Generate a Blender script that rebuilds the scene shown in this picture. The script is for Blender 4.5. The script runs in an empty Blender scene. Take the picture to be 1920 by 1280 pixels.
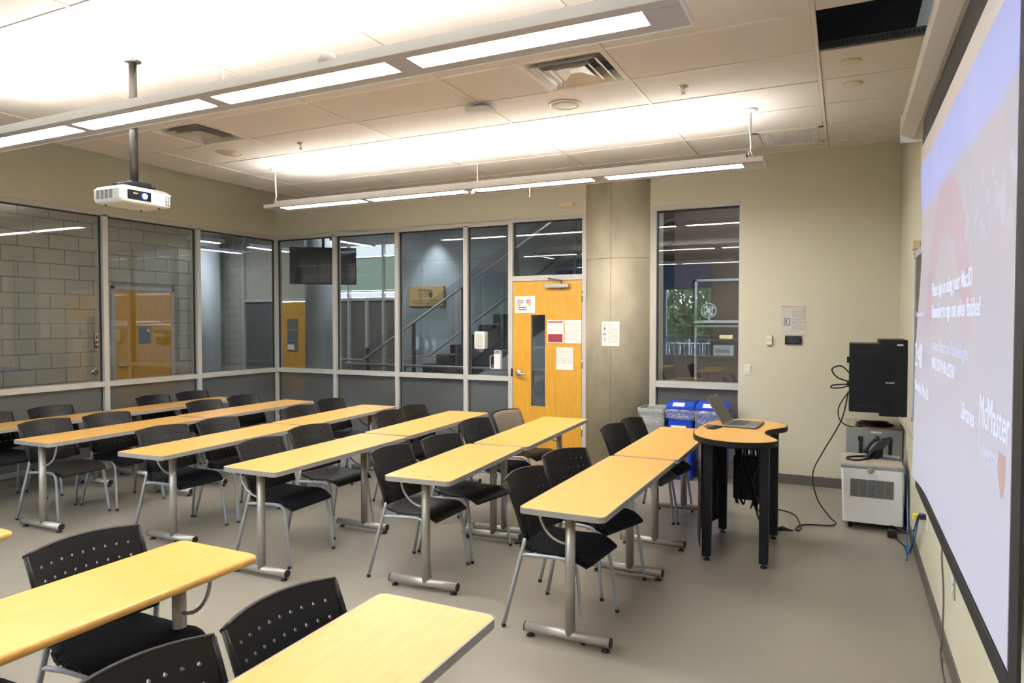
import bpy, bmesh, math, random
from mathutils import Vector, Matrix
R = math.radians
random.seed(7)
S = bpy.context.scene
COL = S.collection

# ------------------------------------------------------------------ camera, sky, exposure
cam_d = bpy.data.cameras.new('camera'); cam = bpy.data.objects.new('camera', cam_d); COL.objects.link(cam)
cam.location = (0, 0, 1.653); cam.rotation_euler = (R(90 - 1.637), 0, R(25.69))
cam_d.sensor_width = 36; cam_d.lens = 1299 / 1920 * 36; cam_d.clip_start = 0.05; cam_d.clip_end = 200
S.camera = cam
S.view_settings.view_transform = 'Standard'; S.view_settings.look = 'None'
S.view_settings.gamma = 1; S.view_settings.use_curve_mapping = False
S.view_settings.exposure = 1.27
S.cycles.use_denoising = True
S.cycles.max_bounces = 8; S.cycles.diffuse_bounces = 4; S.cycles.glossy_bounces = 4
S.cycles.transmission_bounces = 6; S.cycles.transparent_max_bounces = 12
S.cycles.sample_clamp_indirect = 6; S.cycles.caustics_refractive = False; S.cycles.caustics_reflective = False

SKY = 22.0; UP = 20.0; LENS = 29; HALL = 4.5
W = bpy.data.worlds.new('sky'); S.world = W; W.use_nodes = True
nt = W.node_tree; bgn = nt.nodes['Background']; bgn.inputs[1].default_value = SKY
bgn.inputs[0].default_value = (0.72, 0.86, 1.0, 1)

# ------------------------------------------------------------------ materials
def mat(name, col, rough=0.5, metal=0.0, spec=0.5, noise=0.0, nscale=20.0, bump=0.0, bscale=None, stretch=(1, 1, 1), col2=None, coat=0.0, emit=None, estr=0.0, detail=4):
    m = bpy.data.materials.new(name); m.use_nodes = True; t = m.node_tree; p = t.nodes['Principled BSDF']
    p.inputs['Base Color'].default_value = (*col, 1); p.inputs['Roughness'].default_value = rough
    p.inputs['Metallic'].default_value = metal; p.inputs['Specular IOR Level'].default_value = spec
    p.inputs['Coat Weight'].default_value = coat
    if emit: p.inputs['Emission Color'].default_value = (*emit, 1); p.inputs['Emission Strength'].default_value = estr
    if noise or bump:
        tc = t.nodes.new('ShaderNodeTexCoord'); mp = t.nodes.new('ShaderNodeMapping'); mp.inputs['Scale'].default_value = stretch
        t.links.new(tc.outputs['Object'], mp.inputs[0])
    if noise:
        n = t.nodes.new('ShaderNodeTexNoise'); n.inputs['Scale'].default_value = nscale; n.inputs['Detail'].default_value = detail
        t.links.new(mp.outputs[0], n.inputs['Vector'])
        r = t.nodes.new('ShaderNodeValToRGB'); c2 = col2 or tuple(c * (1 - noise) for c in col)
        r.color_ramp.elements[0].position = 0.3; r.color_ramp.elements[1].position = 0.7
        r.color_ramp.elements[0].color = (*c2, 1); r.color_ramp.elements[1].color = (*col, 1)
        t.links.new(n.outputs[0], r.inputs[0]); t.links.new(r.outputs[0], p.inputs['Base Color'])
    if bump:
        n2 = t.nodes.new('ShaderNodeTexNoise'); n2.inputs['Scale'].default_value = bscale or nscale
        t.links.new(mp.outputs[0], n2.inputs['Vector'])
        b = t.nodes.new('ShaderNodeBump'); b.inputs['Strength'].default_value = bump; b.inputs['Distance'].default_value = 0.003
        t.links.new(n2.outputs[0], b.inputs['Height']); t.links.new(b.outputs[0], p.inputs['Normal'])
    return m

M = {}
M['wall'] = mat('wall_paint', (0.56, 0.54, 0.43), 0.7, bump=0.12, nscale=180, bscale=180)
M['floor'] = mat('floor_linoleum', (0.265, 0.246, 0.208), 0.33, noise=0.12, nscale=1.3, bump=0.03, bscale=60, spec=0.4)
M['tile'] = mat('ceiling_tile_board', (0.70, 0.665, 0.635), 0.9, noise=0.06, nscale=160, bump=0.3, bscale=220)
M['tee'] = mat('ceiling_tee_paint', (0.72, 0.68, 0.62), 0.6)
M['plenum'] = mat('dark_plenum', (0.02, 0.02, 0.02), 0.9)
M['base'] = mat('rubber_baseboard', (0.10, 0.092, 0.085), 0.5)
M['frame'] = mat('window_frame_paint', (0.47, 0.465, 0.44), 0.42, spec=0.4)
M['framedark'] = mat('gasket', (0.03, 0.032, 0.035), 0.5)
M['wood'] = mat('maple_laminate', (0.68, 0.39, 0.10), 0.34, noise=0.2, nscale=9, stretch=(5, 0.8, 5), col2=(0.61, 0.335, 0.075), spec=0.5, detail=8)
M['woodedge'] = mat('maple_bullnose', (0.66, 0.385, 0.12), 0.38, noise=0.2, nscale=14, stretch=(5, 0.8, 5))
M['edge'] = mat('grey_edge_band', (0.285, 0.275, 0.265), 0.4)
M['doorwood'] = mat('maple_door_veneer', (0.65, 0.34, 0.035), 0.36, noise=0.2, nscale=5, stretch=(6, 6, 0.9), col2=(0.56, 0.275, 0.025), detail=9)
M['steel'] = mat('silver_painted_steel', (0.40, 0.385, 0.36), 0.38, metal=0.55)
M['chairleg'] = mat('blue_silver_chair_steel', (0.36, 0.385, 0.43), 0.42, metal=0.35)
M['black'] = mat('black_plastic', (0.0055, 0.0055, 0.0065), 0.45, spec=0.32)
M['blackmetal'] = mat('black_powder_coat', (0.0055, 0.007, 0.012), 0.5, spec=0.3)
M['rubber'] = mat('black_rubber', (0.012, 0.012, 0.012), 0.7)
M['brown_fabric'] = mat('brown_grey_fabric', (0.20, 0.16, 0.12), 0.95, noise=0.35, nscale=300, bump=0.3, bscale=400)
M['chrome'] = mat('brushed_chrome', (0.55, 0.52, 0.48), 0.25, metal=1)
M['darksteel'] = mat('dark_steel', (0.14, 0.14, 0.14), 0.3, metal=0.8)
M['white'] = mat('white_plastic', (0.72, 0.72, 0.72), 0.4)
M['offwhite'] = mat('off_white_plastic', (0.66, 0.62, 0.54), 0.45)
M['cream'] = mat('cream_plastic', (0.66, 0.56, 0.36), 0.5)
M['fixture'] = mat('light_fixture_paint', (0.50, 0.50, 0.54), 0.4)
M['fixturelip'] = mat('light_fixture_lip', (0.86, 0.85, 0.84), 0.4)
M['paper'] = mat('paper', (0.80, 0.77, 0.72), 0.8)
M['concrete'] = mat('column_concrete', (0.48, 0.43, 0.32), 0.62, noise=0.32, nscale=3.2, bump=0.15, bscale=50, stretch=(1, 1, 0.6), detail=9)
M['joint'] = mat('concrete_joint', (0.16, 0.145, 0.12), 0.8)
M['hallconc'] = mat('hall_concrete', (0.36, 0.39, 0.40), 0.6, noise=0.3, nscale=1.6, bump=0.15, bscale=30, detail=9)
M['block'] = mat('painted_block', (0.44, 0.41, 0.33), 0.75, noise=0.1, nscale=40, bump=0.5, bscale=140)
M['mortar'] = mat('mortar', (0.25, 0.24, 0.21), 0.9)
M['hallfloor'] = mat('hall_floor', (0.20, 0.19, 0.17), 0.35)
M['hallceil'] = mat('hall_ceiling_paint', (0.50, 0.50, 0.50), 0.8)
M['hallwhite'] = mat('hall_white_paint', (0.62, 0.66, 0.68), 0.6)
M['halldark'] = mat('hall_dark_panel', (0.13, 0.125, 0.12), 0.5)
M['brownpanel'] = mat('brown_wood_panel', (0.045, 0.028, 0.02), 0.45, noise=0.3, nscale=6, stretch=(4, 4, 0.6))
M['stair'] = mat('stair_dark', (0.035, 0.033, 0.033), 0.5)
M['blue'] = mat('blue_bin_plastic', (0.006, 0.055, 0.50), 0.38)
M['greybin'] = mat('grey_bin_plastic', (0.30, 0.31, 0.31), 0.5)
M['purwhite'] = mat('cool_white_enamel', (0.86, 0.90, 0.98), 0.35)
M['greyplastic'] = mat('grey_lid_plastic', (0.28, 0.30, 0.32), 0.5)
M['greysteel'] = mat('grey_painted_steel', (0.27, 0.29, 0.30), 0.45)
M['grille'] = mat('dark_grille', (0.05, 0.053, 0.06), 0.5)
M['bluecable'] = mat('blue_cable', (0.015, 0.16, 0.50), 0.4)
M['yellow'] = mat('yellow_tag', (0.80, 0.68, 0.02), 0.5)
M['red'] = mat('maroon_print', (0.33, 0.03, 0.06), 0.7)
M['ink'] = mat('grey_ink', (0.22, 0.22, 0.22), 0.8)
M['darkink'] = mat('dark_ink', (0.05, 0.045, 0.045), 0.8)
M['gold'] = mat('gold_sign_board', (0.43, 0.275, 0.10), 0.5)
M['laptop'] = mat('laptop_aluminium', (0.2, 0.2, 0.22), 0.35, metal=0.6)
M['keys'] = mat('laptop_keys', (0.06, 0.055, 0.05), 0.5)
M['lapscreen'] = mat('laptop_display', (0.07, 0.07, 0.06), 0.35)
M['tv'] = mat('tv_black_glass', (0.012, 0.012, 0.014), 0.12)
M['screenblack'] = mat('screen_black_border', (0.012, 0.011, 0.012), 0.7)
M['alum'] = mat('polished_diffuser_metal', (0.62, 0.59, 0.55), 0.3, metal=0.35)
M['duct'] = mat('duct_metal', (0.32, 0.34, 0.36), 0.25, metal=0.9)
M['leaf'] = mat('tree_leaf', (0.12, 0.20, 0.06), 0.7, noise=0.5, nscale=3)
M['leaf2'] = mat('tree_leaf_pale', (0.24, 0.34, 0.13), 0.7)
M['bark'] = mat('bark', (0.05, 0.04, 0.03), 0.9)
M['blind'] = mat('roller_blind_fabric', (0.12, 0.19, 0.33), 0.9)
_t = M['blind'].node_tree; _tr = _t.nodes.new('ShaderNodeBsdfTranslucent'); _tr.inputs[0].default_value = (0.12, 0.19, 0.33, 1); _m = _t.nodes.new('ShaderNodeMixShader'); _m.inputs[0].default_value = 0.5
_t.links.new(_t.nodes['Principled BSDF'].outputs[0], _m.inputs[1]); _t.links.new(_tr.outputs[0], _m.inputs[2]); _t.links.new(_m.outputs[0], _t.nodes['Material Output'].inputs[0])
M['paving'] = mat('outdoor_paving', (0.30, 0.29, 0.27), 0.9)
M['fence'] = mat('dark_timber_fence', (0.10, 0.09, 0.085), 0.9, noise=0.4, nscale=4, stretch=(8, 8, 0.5))
M['railpaint'] = mat('grey_railing_paint', (0.32, 0.38, 0.44), 0.5)
M['whiteboard'] = mat('dark_board_surface', (0.07, 0.055, 0.05), 0.4)
M['sky_frame'] = mat('board_frame_aluminium', (0.50, 0.56, 0.62), 0.4, metal=0.2)
M['perf'] = None

def emis(name, col, s):
    m = bpy.data.materials.new(name); m.use_nodes = True; t = m.node_tree
    t.nodes.remove(t.nodes['Principled BSDF']); e = t.nodes.new('ShaderNodeEmission')
    e.inputs[0].default_value = (*col, 1); e.inputs[1].default_value = s
    t.links.new(e.outputs[0], t.nodes['Material Output'].inputs[0]); return m
M['uplight'] = emis('uplight_lamp', (1.0, 0.95, 0.87), UP)
M['lens'] = emis('lamp_lens', (1.0, 0.95, 0.89), LENS)
M['halllamp'] = emis('hall_lamp', (0.86, 0.94, 1.0), HALL)
M['projlens'] = emis('projector_lens_glow', (0.55, 0.75, 1.0), 6)
M['projblue'] = emis('projector_blue_glow', (0.02, 0.06, 1.0), 0.9)
M['greenwin'] = emis('daylit_green_glass', (0.30, 0.42, 0.34), 0.36)
M['brightwin'] = emis('daylit_sky_glass', (0.80, 0.92, 1.0), 0.5)

def glass(name, tint, refl=1.0):
    m = bpy.data.materials.new(name); m.use_nodes = True; t = m.node_tree
    t.nodes.remove(t.nodes['Principled BSDF'])
    tr = t.nodes.new('ShaderNodeBsdfTransparent'); tr.inputs[0].default_value = (*tint, 1)
    gl = t.nodes.new('ShaderNodeBsdfGlossy'); gl.inputs[0].default_value = (1, 1, 1, 1); gl.inputs[1].default_value = 0.0
    fr = t.nodes.new('ShaderNodeFresnel'); ge = t.nodes.new('ShaderNodeNewGeometry'); io = t.nodes.new('ShaderNodeMapRange')
    io.inputs[3].default_value = 1.5; io.inputs[4].default_value = 1 / 1.5; t.links.new(ge.outputs['Backfacing'], io.inputs[0]); t.links.new(io.outputs[0], fr.inputs[0])
    mu = t.nodes.new('ShaderNodeMath'); mu.operation = 'MULTIPLY'; mu.inputs[1].default_value = refl
    mi = t.nodes.new('ShaderNodeMixShader')
    t.links.new(fr.outputs[0], mu.inputs[0]); t.links.new(mu.outputs[0], mi.inputs[0])
    t.links.new(tr.outputs[0], mi.inputs[1]); t.links.new(gl.outputs[0], mi.inputs[2])
    t.links.new(mi.outputs[0], t.nodes['Material Output'].inputs[0]); return m
M['glass'] = glass('clear_glazing', (0.905, 0.915, 0.925), 1.15)
M['clearbag'] = glass('clear_plastic_film', (0.96, 0.96, 0.97), 1.2)
M['winglass'] = glass('outer_window_glass', (0.93, 0.95, 0.96), 1.5)
def frosted():
    m = bpy.data.materials.new('frosted_glazing'); m.use_nodes = True; t = m.node_tree
    p = t.nodes['Principled BSDF']; p.inputs['Base Color'].default_value = (0.21, 0.22, 0.225, 1); p.inputs['Roughness'].default_value = 0.3
    rf = t.nodes.new('ShaderNodeBsdfRefraction'); rf.inputs['IOR'].default_value = 1.02; rf.inputs['Roughness'].default_value = 0.45
    rf.inputs[0].default_value = (0.8, 0.8, 0.8, 1)
    mi = t.nodes.new('ShaderNodeMixShader'); mi.inputs[0].default_value = 0.6
    t.links.new(p.outputs[0], mi.inputs[1]); t.links.new(rf.outputs[0], mi.inputs[2])
    t.links.new(mi.outputs[0], t.nodes['Material Output'].inputs[0]); return m
M['frost'] = frosted()
def seat_fabric():
    m = mat('wavy_black_fabric', (0.007, 0.007, 0.009), 0.95, spec=0.1); t = m.node_tree; p = t.nodes['Principled BSDF']
    tc = t.nodes.new('ShaderNodeTexCoord'); w = t.nodes.new('ShaderNodeTexWave'); w.bands_direction = 'Y'
    w.inputs['Scale'].default_value = 42; w.inputs['Distortion'].default_value = 5.0; w.inputs['Detail'].default_value = 2; w.inputs['Detail Scale'].default_value = 1.2
    r = t.nodes.new('ShaderNodeValToRGB'); r.color_ramp.elements[0].position = 0.72; r.color_ramp.elements[1].position = 0.95
    r.color_ramp.elements[0].color = (0.007, 0.0075, 0.010, 1); r.color_ramp.elements[1].color = (0.035, 0.037, 0.044, 1)
    t.links.new(tc.outputs['Object'], w.inputs[0]); t.links.new(w.outputs[1], r.inputs[0]); t.links.new(r.outputs[0], p.inputs['Base Color'])
    return m
M['fabric'] = seat_fabric()
M['charcoal'] = mat('charcoal_woven_fabric', (0.045, 0.038, 0.034), 0.95, noise=0.5, nscale=260, bump=0.3, bscale=300)
def perforated():
    m = mat('perforated_black_steel', (0.02, 0.02, 0.022), 0.4); t = m.node_tree; p = t.nodes['Principled BSDF']
    tc = t.nodes.new('ShaderNodeTexCoord'); v = t.nodes.new('ShaderNodeTexVoronoi'); v.inputs['Scale'].default_value = 45; v.inputs['Randomness'].default_value = 0
    r = t.nodes.new('ShaderNodeValToRGB'); r.color_ramp.interpolation = 'CONSTANT'
    r.color_ramp.elements[0].color = (0.16, 0.145, 0.11, 1); r.color_ramp.elements[1].color = (0.012, 0.012, 0.014, 1); r.color_ramp.elements[1].position = 0.27
    t.links.new(tc.outputs['Object'], v.inputs[0]); t.links.new(v.outputs[0], r.inputs[0]); t.links.new(r.outputs[0], p.inputs['Base Color'])
    return m
M['perf'] = perforated()
def printed(name, z0, z1, step, ink, y0=-9, y1=9, axis=0):
    """paper with broken lines of print between object heights z0..z1"""
    m = mat(name, (0.80, 0.77, 0.72), 0.75); t = m.node_tree; p = t.nodes['Principled BSDF']; L = t.links.new
    def N(op, a=None, b=None):
        n = t.nodes.new('ShaderNodeMath'); n.operation = op
        for i, v in enumerate((a, b)):
            if v is None: continue
            if isinstance(v, (int, float)): n.inputs[i].default_value = v
            else: L(v, n.inputs[i])
        return n.outputs[0]
    tc = t.nodes.new('ShaderNodeTexCoord'); sp = t.nodes.new('ShaderNodeSeparateXYZ'); L(tc.outputs['Object'], sp.inputs[0])
    z = sp.outputs[2]; x = sp.outputs[axis]
    line = N('LESS_THAN', N('FRACT', N('DIVIDE', z, step)), 0.38)
    band = N('MULTIPLY', N('GREATER_THAN', z, z0), N('LESS_THAN', z, z1))
    xb = N('MULTIPLY', N('GREATER_THAN', x, y0), N('LESS_THAN', x, y1))
    nz = t.nodes.new('ShaderNodeTexNoise'); nz.inputs['Scale'].default_value = 1
    cb = t.nodes.new('ShaderNodeCombineXYZ'); L(N('MULTIPLY', x, 160), cb.inputs[0]); L(N('MULTIPLY', N('FLOOR', N('DIVIDE', z, step)), 13.7), cb.inputs[2]); L(cb.outputs[0], nz.inputs['Vector'])
    brk = N('GREATER_THAN', nz.outputs[0], 0.46)
    f = N('MULTIPLY', N('MULTIPLY', line, band), N('MULTIPLY', xb, brk))
    mx = t.nodes.new('ShaderNodeMix'); mx.data_type = 'RGBA'; mx.inputs[6].default_value = (0.80, 0.77, 0.72, 1); mx.inputs[7].default_value = (*ink, 1)
    L(f, mx.inputs[0]); L(mx.outputs[2], p.inputs['Base Color']); return m

# ------------------------------------------------------------------ mesh helpers
def new_obj(name, me, parent=None, loc=None):
    o = bpy.data.objects.new(name, me); COL.objects.link(o)
    if parent is not None: o.parent = parent
    if loc is not None: o.location = loc
    return o
class B:
    def __init__(s): s.bm = bmesh.new()
    def box(s, x0, x1, y0, y1, z0, z1, bev=0.0, seg=2):
        r = bmesh.ops.create_cube(s.bm, size=1.0); vs = r['verts']
        for v in vs: v.co = Vector(((x0 + x1) / 2 + v.co.x * (x1 - x0), (y0 + y1) / 2 + v.co.y * (y1 - y0), (z0 + z1) / 2 + v.co.z * (z1 - z0)))
        if bev:
            es = list({e for v in vs for e in v.link_edges})
            bmesh.ops.bevel(s.bm, geom=es, offset=bev, segments=seg, affect='EDGES', profile=0.5)
        return s
    def tube(s, pts, rad, n=10, cap=True, closed=False):
        pts = [Vector(p) for p in pts]; rings = []; K = len(pts)
        up = None
        for i, p in enumerate(pts):
            if closed: d = (pts[(i + 1) % K] - pts[i - 1]).normalized()
            elif i == 0: d = (pts[1] - p).normalized()
            elif i == K - 1: d = (p - pts[-2]).normalized()
            else: d = ((pts[i + 1] - p).normalized() + (p - pts[i - 1]).normalized()).normalized()
            if up is None:
                up = Vector((0, 0, 1)) if abs(d.z) < 0.9 else Vector((1, 0, 0))
            a = d.cross(up)
            if a.length < 1e-4: a = d.orthogonal()
            a.normalize(); b = a.cross(d).normalized(); up = b
            r = rad[i] if isinstance(rad, (list, tuple)) else rad
            rings.append([s.bm.verts.new(p + a * math.cos(2 * math.pi * k / n) * r + b * math.sin(2 * math.pi * k / n) * r) for k in range(n)])
        m = K if closed else K - 1
        for i in range(m):
            A, C = rings[i], rings[(i + 1) % K]
            for k in range(n):
                f = s.bm.faces.new((A[k], A[(k + 1) % n], C[(k + 1) % n], C[k])); f.smooth = True
        if cap and not closed:
            s.bm.faces.new(rings[0][::-1]); s.bm.faces.new(rings[-1])
        return s
    def prism(s, outline, z0, z1, axis='z'):
        def P(a, b, c): return {'z': (a, b, c), 'y': (a, c, b), 'x': (c, a, b)}[axis]
        lo = [s.bm.verts.new(P(a, b, z0)) for a, b in outline]; hi = [s.bm.verts.new(P(a, b, z1)) for a, b in outline]
        n = len(outline); s.bm.faces.new(lo[::-1]); s.bm.faces.new(hi)
        for i in range(n): s.bm.faces.new((lo[i], lo[(i + 1) % n], hi[(i + 1) % n], hi[i]))
        return s
    def ring(s, out, inn, z0, z1):
        n = len(out)
        V = [[s.bm.verts.new((a, b, z)) for a, b in o] for o, z in ((out, z0), (out, z1), (inn, z1), (inn, z0))]
        for j in range(4):
            A, C = V[j], V[(j + 1) % 4]
            for i in range(n): s.bm.faces.new((A[i], A[(i + 1) % n], C[(i + 1) % n], C[i]))
        return s
    def lathe(s, prof, c=(0, 0, 0), n=24, axis='z', smooth=True):
        rings = []
        for r, h in prof:
            row = []
            for k in range(n):
                t = 2 * math.pi * k / n; a, b = r * math.cos(t), r * math.sin(t)
                co = {'z': (a, b, h), 'y': (a, h, b), 'x': (h, a, b)}[axis]
                row.append(s.bm.verts.new(Vector(co) + Vector(c)))
            rings.append(row)
        for i in range(len(rings) - 1):
            for k in range(n):
                f = s.bm.faces.new((rings[i][k], rings[i][(k + 1) % n], rings[i + 1][(k + 1) % n], rings[i + 1][k])); f.smooth = smooth
        if prof[0][0] > 1e-6: s.bm.faces.new(rings[0][::-1])
        if prof[-1][0] > 1e-6: s.bm.faces.new(rings[-1])
        return s
    def quad(s, *p):
        s.bm.faces.new([s.bm.verts.new(q) for q in p]); return s
    def grid(s, fn, nu, nv, smooth=True):
        V = [[s.bm.verts.new(fn(i / nu, j / nv)) for j in range(nv + 1)] for i in range(nu + 1)]
        for i in range(nu):
            for j in range(nv):
                f = s.bm.faces.new((V[i][j], V[i + 1][j], V[i + 1][j + 1], V[i][j + 1])); f.smooth = smooth
        return s
    def xf(s, mtx): s.bm.transform(mtx); return s
    def out(s, name, m, parent=None, loc=None, smooth_angle=None):
        bmesh.ops.recalc_face_normals(s.bm, faces=s.bm.faces)
        me = bpy.data.meshes.new(name); s.bm.to_mesh(me); s.bm.free(); me.materials.append(M[m] if isinstance(m, str) else m)
        return new_obj(name, me, parent, loc)
def box(name, m, parent, x0, x1, y0, y1, z0, z1, bev=0.0): return B().box(x0, x1, y0, y1, z0, z1, bev).out(name, m, parent)
def tag(o, label, cat, group=None):
    o['label'] = label; o['category'] = cat
    if group: o['group'] = group
    return o
def empty(name, loc, label, cat, group=None, rz=0.0):
    o = bpy.data.objects.new(name, None); COL.objects.link(o); o.location = loc; o.rotation_euler = (0, 0, rz); o.empty_display_size = 0.1
    return tag(o, label, cat, group)
def struct(o): o['kind'] = 'structure'; return o
def copy_tree(root, loc, rz, label, group):
    def rec(o, par):
        c = o.copy(); COL.objects.link(c); c.parent = par
        for ch in [k for k in kids.get(o.name, [])]: rec(ch, c)
        return c
    kids = {}
    for o in bpy.data.objects:
        if o.parent: kids.setdefault(o.parent.name, []).append(o)
    r = rec(root, None); r.location = loc; r.rotation_euler = (0, 0, rz); r['label'] = label
    if group: r['group'] = group
    return r
def rrect(x0, x1, y0, y1, r, n=5):
    P = []
    for cx, cy, a0 in ((x1 - r, y1 - r, 0), (x0 + r, y1 - r, 90), (x0 + r, y0 + r, 180), (x1 - r, y0 + r, 270)):
        for k in range(n + 1):
            a = R(a0 + 90 * k / n); P.append((cx + r * math.cos(a), cy + r * math.sin(a)))
    return P
def smoothpath(pts, k=6):
    P = [Vector(p) for p in pts]; out = []
    for i in range(len(P) - 1):
        p0 = P[max(i - 1, 0)]; p1 = P[i]; p2 = P[i + 1]; p3 = P[min(i + 2, len(P) - 1)]
        for j in range(k):
            t = j / k
            out.append(0.5 * ((2 * p1) + (-p0 + p2) * t + (2 * p0 - 5 * p1 + 4 * p2 - p3) * t * t + (-p0 + 3 * p1 - 3 * p2 + p3) * t ** 3))
    out.append(P[-1]); return out
ORI = {'-y': Matrix(((1, 0, 0), (0, 0, -1), (0, 1, 0))), '-x': Matrix(((0, 0, -1), (-1, 0, 0), (0, 1, 0))), '+x': Matrix(((0, 0, 1), (1, 0, 0), (0, 1, 0))), 'up': Matrix.Identity(3)}
def text(s, size, loc, ori, m, parent, name='lettering', width=None, align='LEFT', bold=0.0, spacing=1.0):
    c = bpy.data.curves.new(name, 'FONT'); c.body = s; c.size = size; c.align_x = align; c.extrude = 0.0004; c.offset = bold; c.resolution_u = 2
    c.space_line = spacing; c.materials.append(M[m] if isinstance(m, str) else m)
    o = bpy.data.objects.new(name, c); COL.objects.link(o); o.parent = parent
    mt = ORI[ori].to_4x4(); mt.translation = Vector(loc)
    if width:
        bpy.context.view_layer.update(); w = o.dimensions.x
        if w > 0: mt = mt @ Matrix.Diagonal((width / w, 1, 1, 1))
    bpy.context.view_layer.update(); me = bpy.data.meshes.new_from_object(o); bpy.data.objects.remove(o)
    o = new_obj(name, me, parent); o.matrix_local = mt; return o

# ------------------------------------------------------------------ room constants
XL, XR, YB, YR, ZC = -7.50, 0.468, 7.60, -2.60, 3.37
# ------------------------------------------------------------------ floor, walls
struct(box('floor', 'floor', None, -7.55, 0.6, YR, YB + 0.05, -0.1, 0))
struct(box('floor_hall', 'hallfloor', None, -16, 2.0, YB + 0.05, 13, -0.12, -0.002)); struct(box('floor_side_hall', 'hallfloor', None, -16, -7.55, -2.6, YB + 0.05, -0.12, -0.002))
# right wall (screen side)
struct(box('wall_right', 'wall', None, XR, XR + 0.15, YR, YB + 0.1, 0, 4.0))
# back wall: bulkhead above glazing, pieces around the window
wb = B(); wb.box(XL - 0.1, -2.00, YB - 0.01, YB + 0.12, 2.885, 4.0); wb.box(-1.935, -1.0, YB - 0.01, YB + 0.12, 2.93, 4.0)
wb.box(-2.00, -1.935, YB - 0.01, YB + 0.12, 0, 4.0); struct(wb.out('wall_back', 'wall'))
struct(box('wall_back_pier', 'wall', None, -1.0, XR + 0.01, YB - 0.045, YB + 0.12, 0, 4.0))
struct(box('wall_left', 'wall', None, XL - 0.06, XL + 0.05, YR, YB, 2.885, 3.72))
wr = B(); wr.box(XL - 0.1, XR + 0.15, YR - 0.15, YR, 3.25, 4.0); wr.box(-3.0, XR + 0.15, YR - 0.15, YR, 0, 3.25); wr.box(-4.75, -4.25, YR - 0.15, YR, 0, 3.25)
wr.box(XL - 0.1, -7.3, YR - 0.15, YR, 0, 3.25); wr.box(-7.3, -4.75, YR - 0.15, YR, 0, 0.72); wr.box(-4.25, -3.0, YR - 0.15, YR, 0, 0.72)
struct(wr.out('wall_rear', 'wall'))
# baseboards
struct(box('baseboard_right', 'base', None, XR - 0.008, XR, YR, YB - 0.045, 0, 0.10)); struct(box('baseboard_back', 'base', None, -0.99, XR - 0.01, YB - 0.053, YB - 0.045, 0, 0.10))

# ------------------------------------------------------------------ ceiling: grid, tiles, openings
ceil = struct(box('ceiling', 'plenum', None, XL - 0.1, XR + 0.15, YR - 0.15, YB + 0.1, 3.95, 4.0))
struct(box('trim_soffit', 'wall', None, XL - 0.05, -6.93, YR, YB, 3.66, 3.70)); struct(box('trim_ceiling_edge', 'wall', None, -6.93, -6.90, YR, YB, 3.372, 3.70))
gx = [-6.90, -6.28, -5.061, -3.842, -2.623, -1.404, -0.185, 0.468]
gy = [4.243 + 0.6096 * k for k in range(-11, 6)]
ys = [YR] + [y for y in gy if y > YR + 0.05] + [YB - 0.01]
tee_m = {}
for x in gx[1:-1]: box('main_tee', 'tee', ceil, x - 0.012, x + 0.012, YR, YB - 0.01, ZC - 0.004, ZC + 0.03)
for y in ys[1:-1]:
    if abs(y - 4.243) < 0.01 or abs(y - 4.8526) < 0.01:
        box('cross_tee', 'tee', ceil, -6.9, -0.185, y - 0.012, y + 0.012, ZC - 0.003, ZC + 0.03)
    else: box('cross_tee', 'tee', ceil, -6.9, XR, y - 0.012, y + 0.012, ZC - 0.003, ZC + 0.03)
box('wall_angle', 'tee', ceil, XR - 0.02, XR, YR, YB - 0.05, ZC - 0.004, ZC + 0.02)
box('wall_angle', 'tee', ceil, -6.9, XR, YB - 0.07, YB - 0.045, ZC - 0.004, ZC + 0.01)
# dark perforated tee at the missing tile
ptee = box('perforated_tee', 'darksteel', ceil, -0.17, XR - 0.02, 4.83, 4.865, ZC - 0.003, ZC + 0.045)
for k in range(26): box('slot', 'plenum', ptee, -0.16 + k * 0.024, -0.15 + k * 0.024, 4.826, 4.83, ZC + 0.012, ZC + 0.03)
tiles = {}
def tile(x0, x1, y0, y1):
    k = (round(x1 - x0, 2), round(y1 - y0, 2))
    if k not in tiles:
        b = B().box(-k[0] / 2 + 0.012, k[0] / 2 - 0.012, -k[1] / 2 + 0.012, k[1] / 2 - 0.012, 0.0, 0.018, 0.004, 1)
        o = b.out('ceiling_tile', 'tile', ceil); tiles[k] = o.data
    else: o = new_obj('ceiling_tile', tiles[k], ceil)
    o.location = ((x0 + x1) / 2, (y0 + y1) / 2, ZC + 0.002)
for i in range(len(gx) - 1):
    for j in range(len(ys) - 1):
        x0, x1, y0, y1 = gx[i], gx[i + 1], ys[j], ys[j + 1]
        if abs(y0 - 4.243) < 0.01:
            if abs(x1 - 0.468) < 0.01: continue
            if abs(x1 + 1.404) < 0.01: tile(x0, -2.013, y0, y1); continue
            if abs(x1 + 5.061) < 0.01: tile(x0, -5.67, y0, y1); continue
        if abs(y0 - 6.6814) < 0.02 and abs(x1 + 0.185) < 0.01: tile(x0, -0.795, y0, y1); continue
        tile(x0, x1, y0, y1)
for x in (-2.013, -5.67): box('short_tee', 'tee', ceil, x - 0.012, x + 0.012, 4.255, 4.84, ZC - 0.004, ZC + 0.03)
box('short_tee', 'tee', ceil, -0.807, -0.783, 6.69, 7.28, ZC - 0.004, ZC + 0.03)
# dim services inside the open tile
pipe = B().tube([(-0.9, 4.6, 3.75), (0.45, 4.5, 3.75)], 0.03, 8).out('plenum_pipe', 'darksteel'); tag(pipe, 'dark pipe inside the open ceiling cell above the screen', 'pipe')

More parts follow.
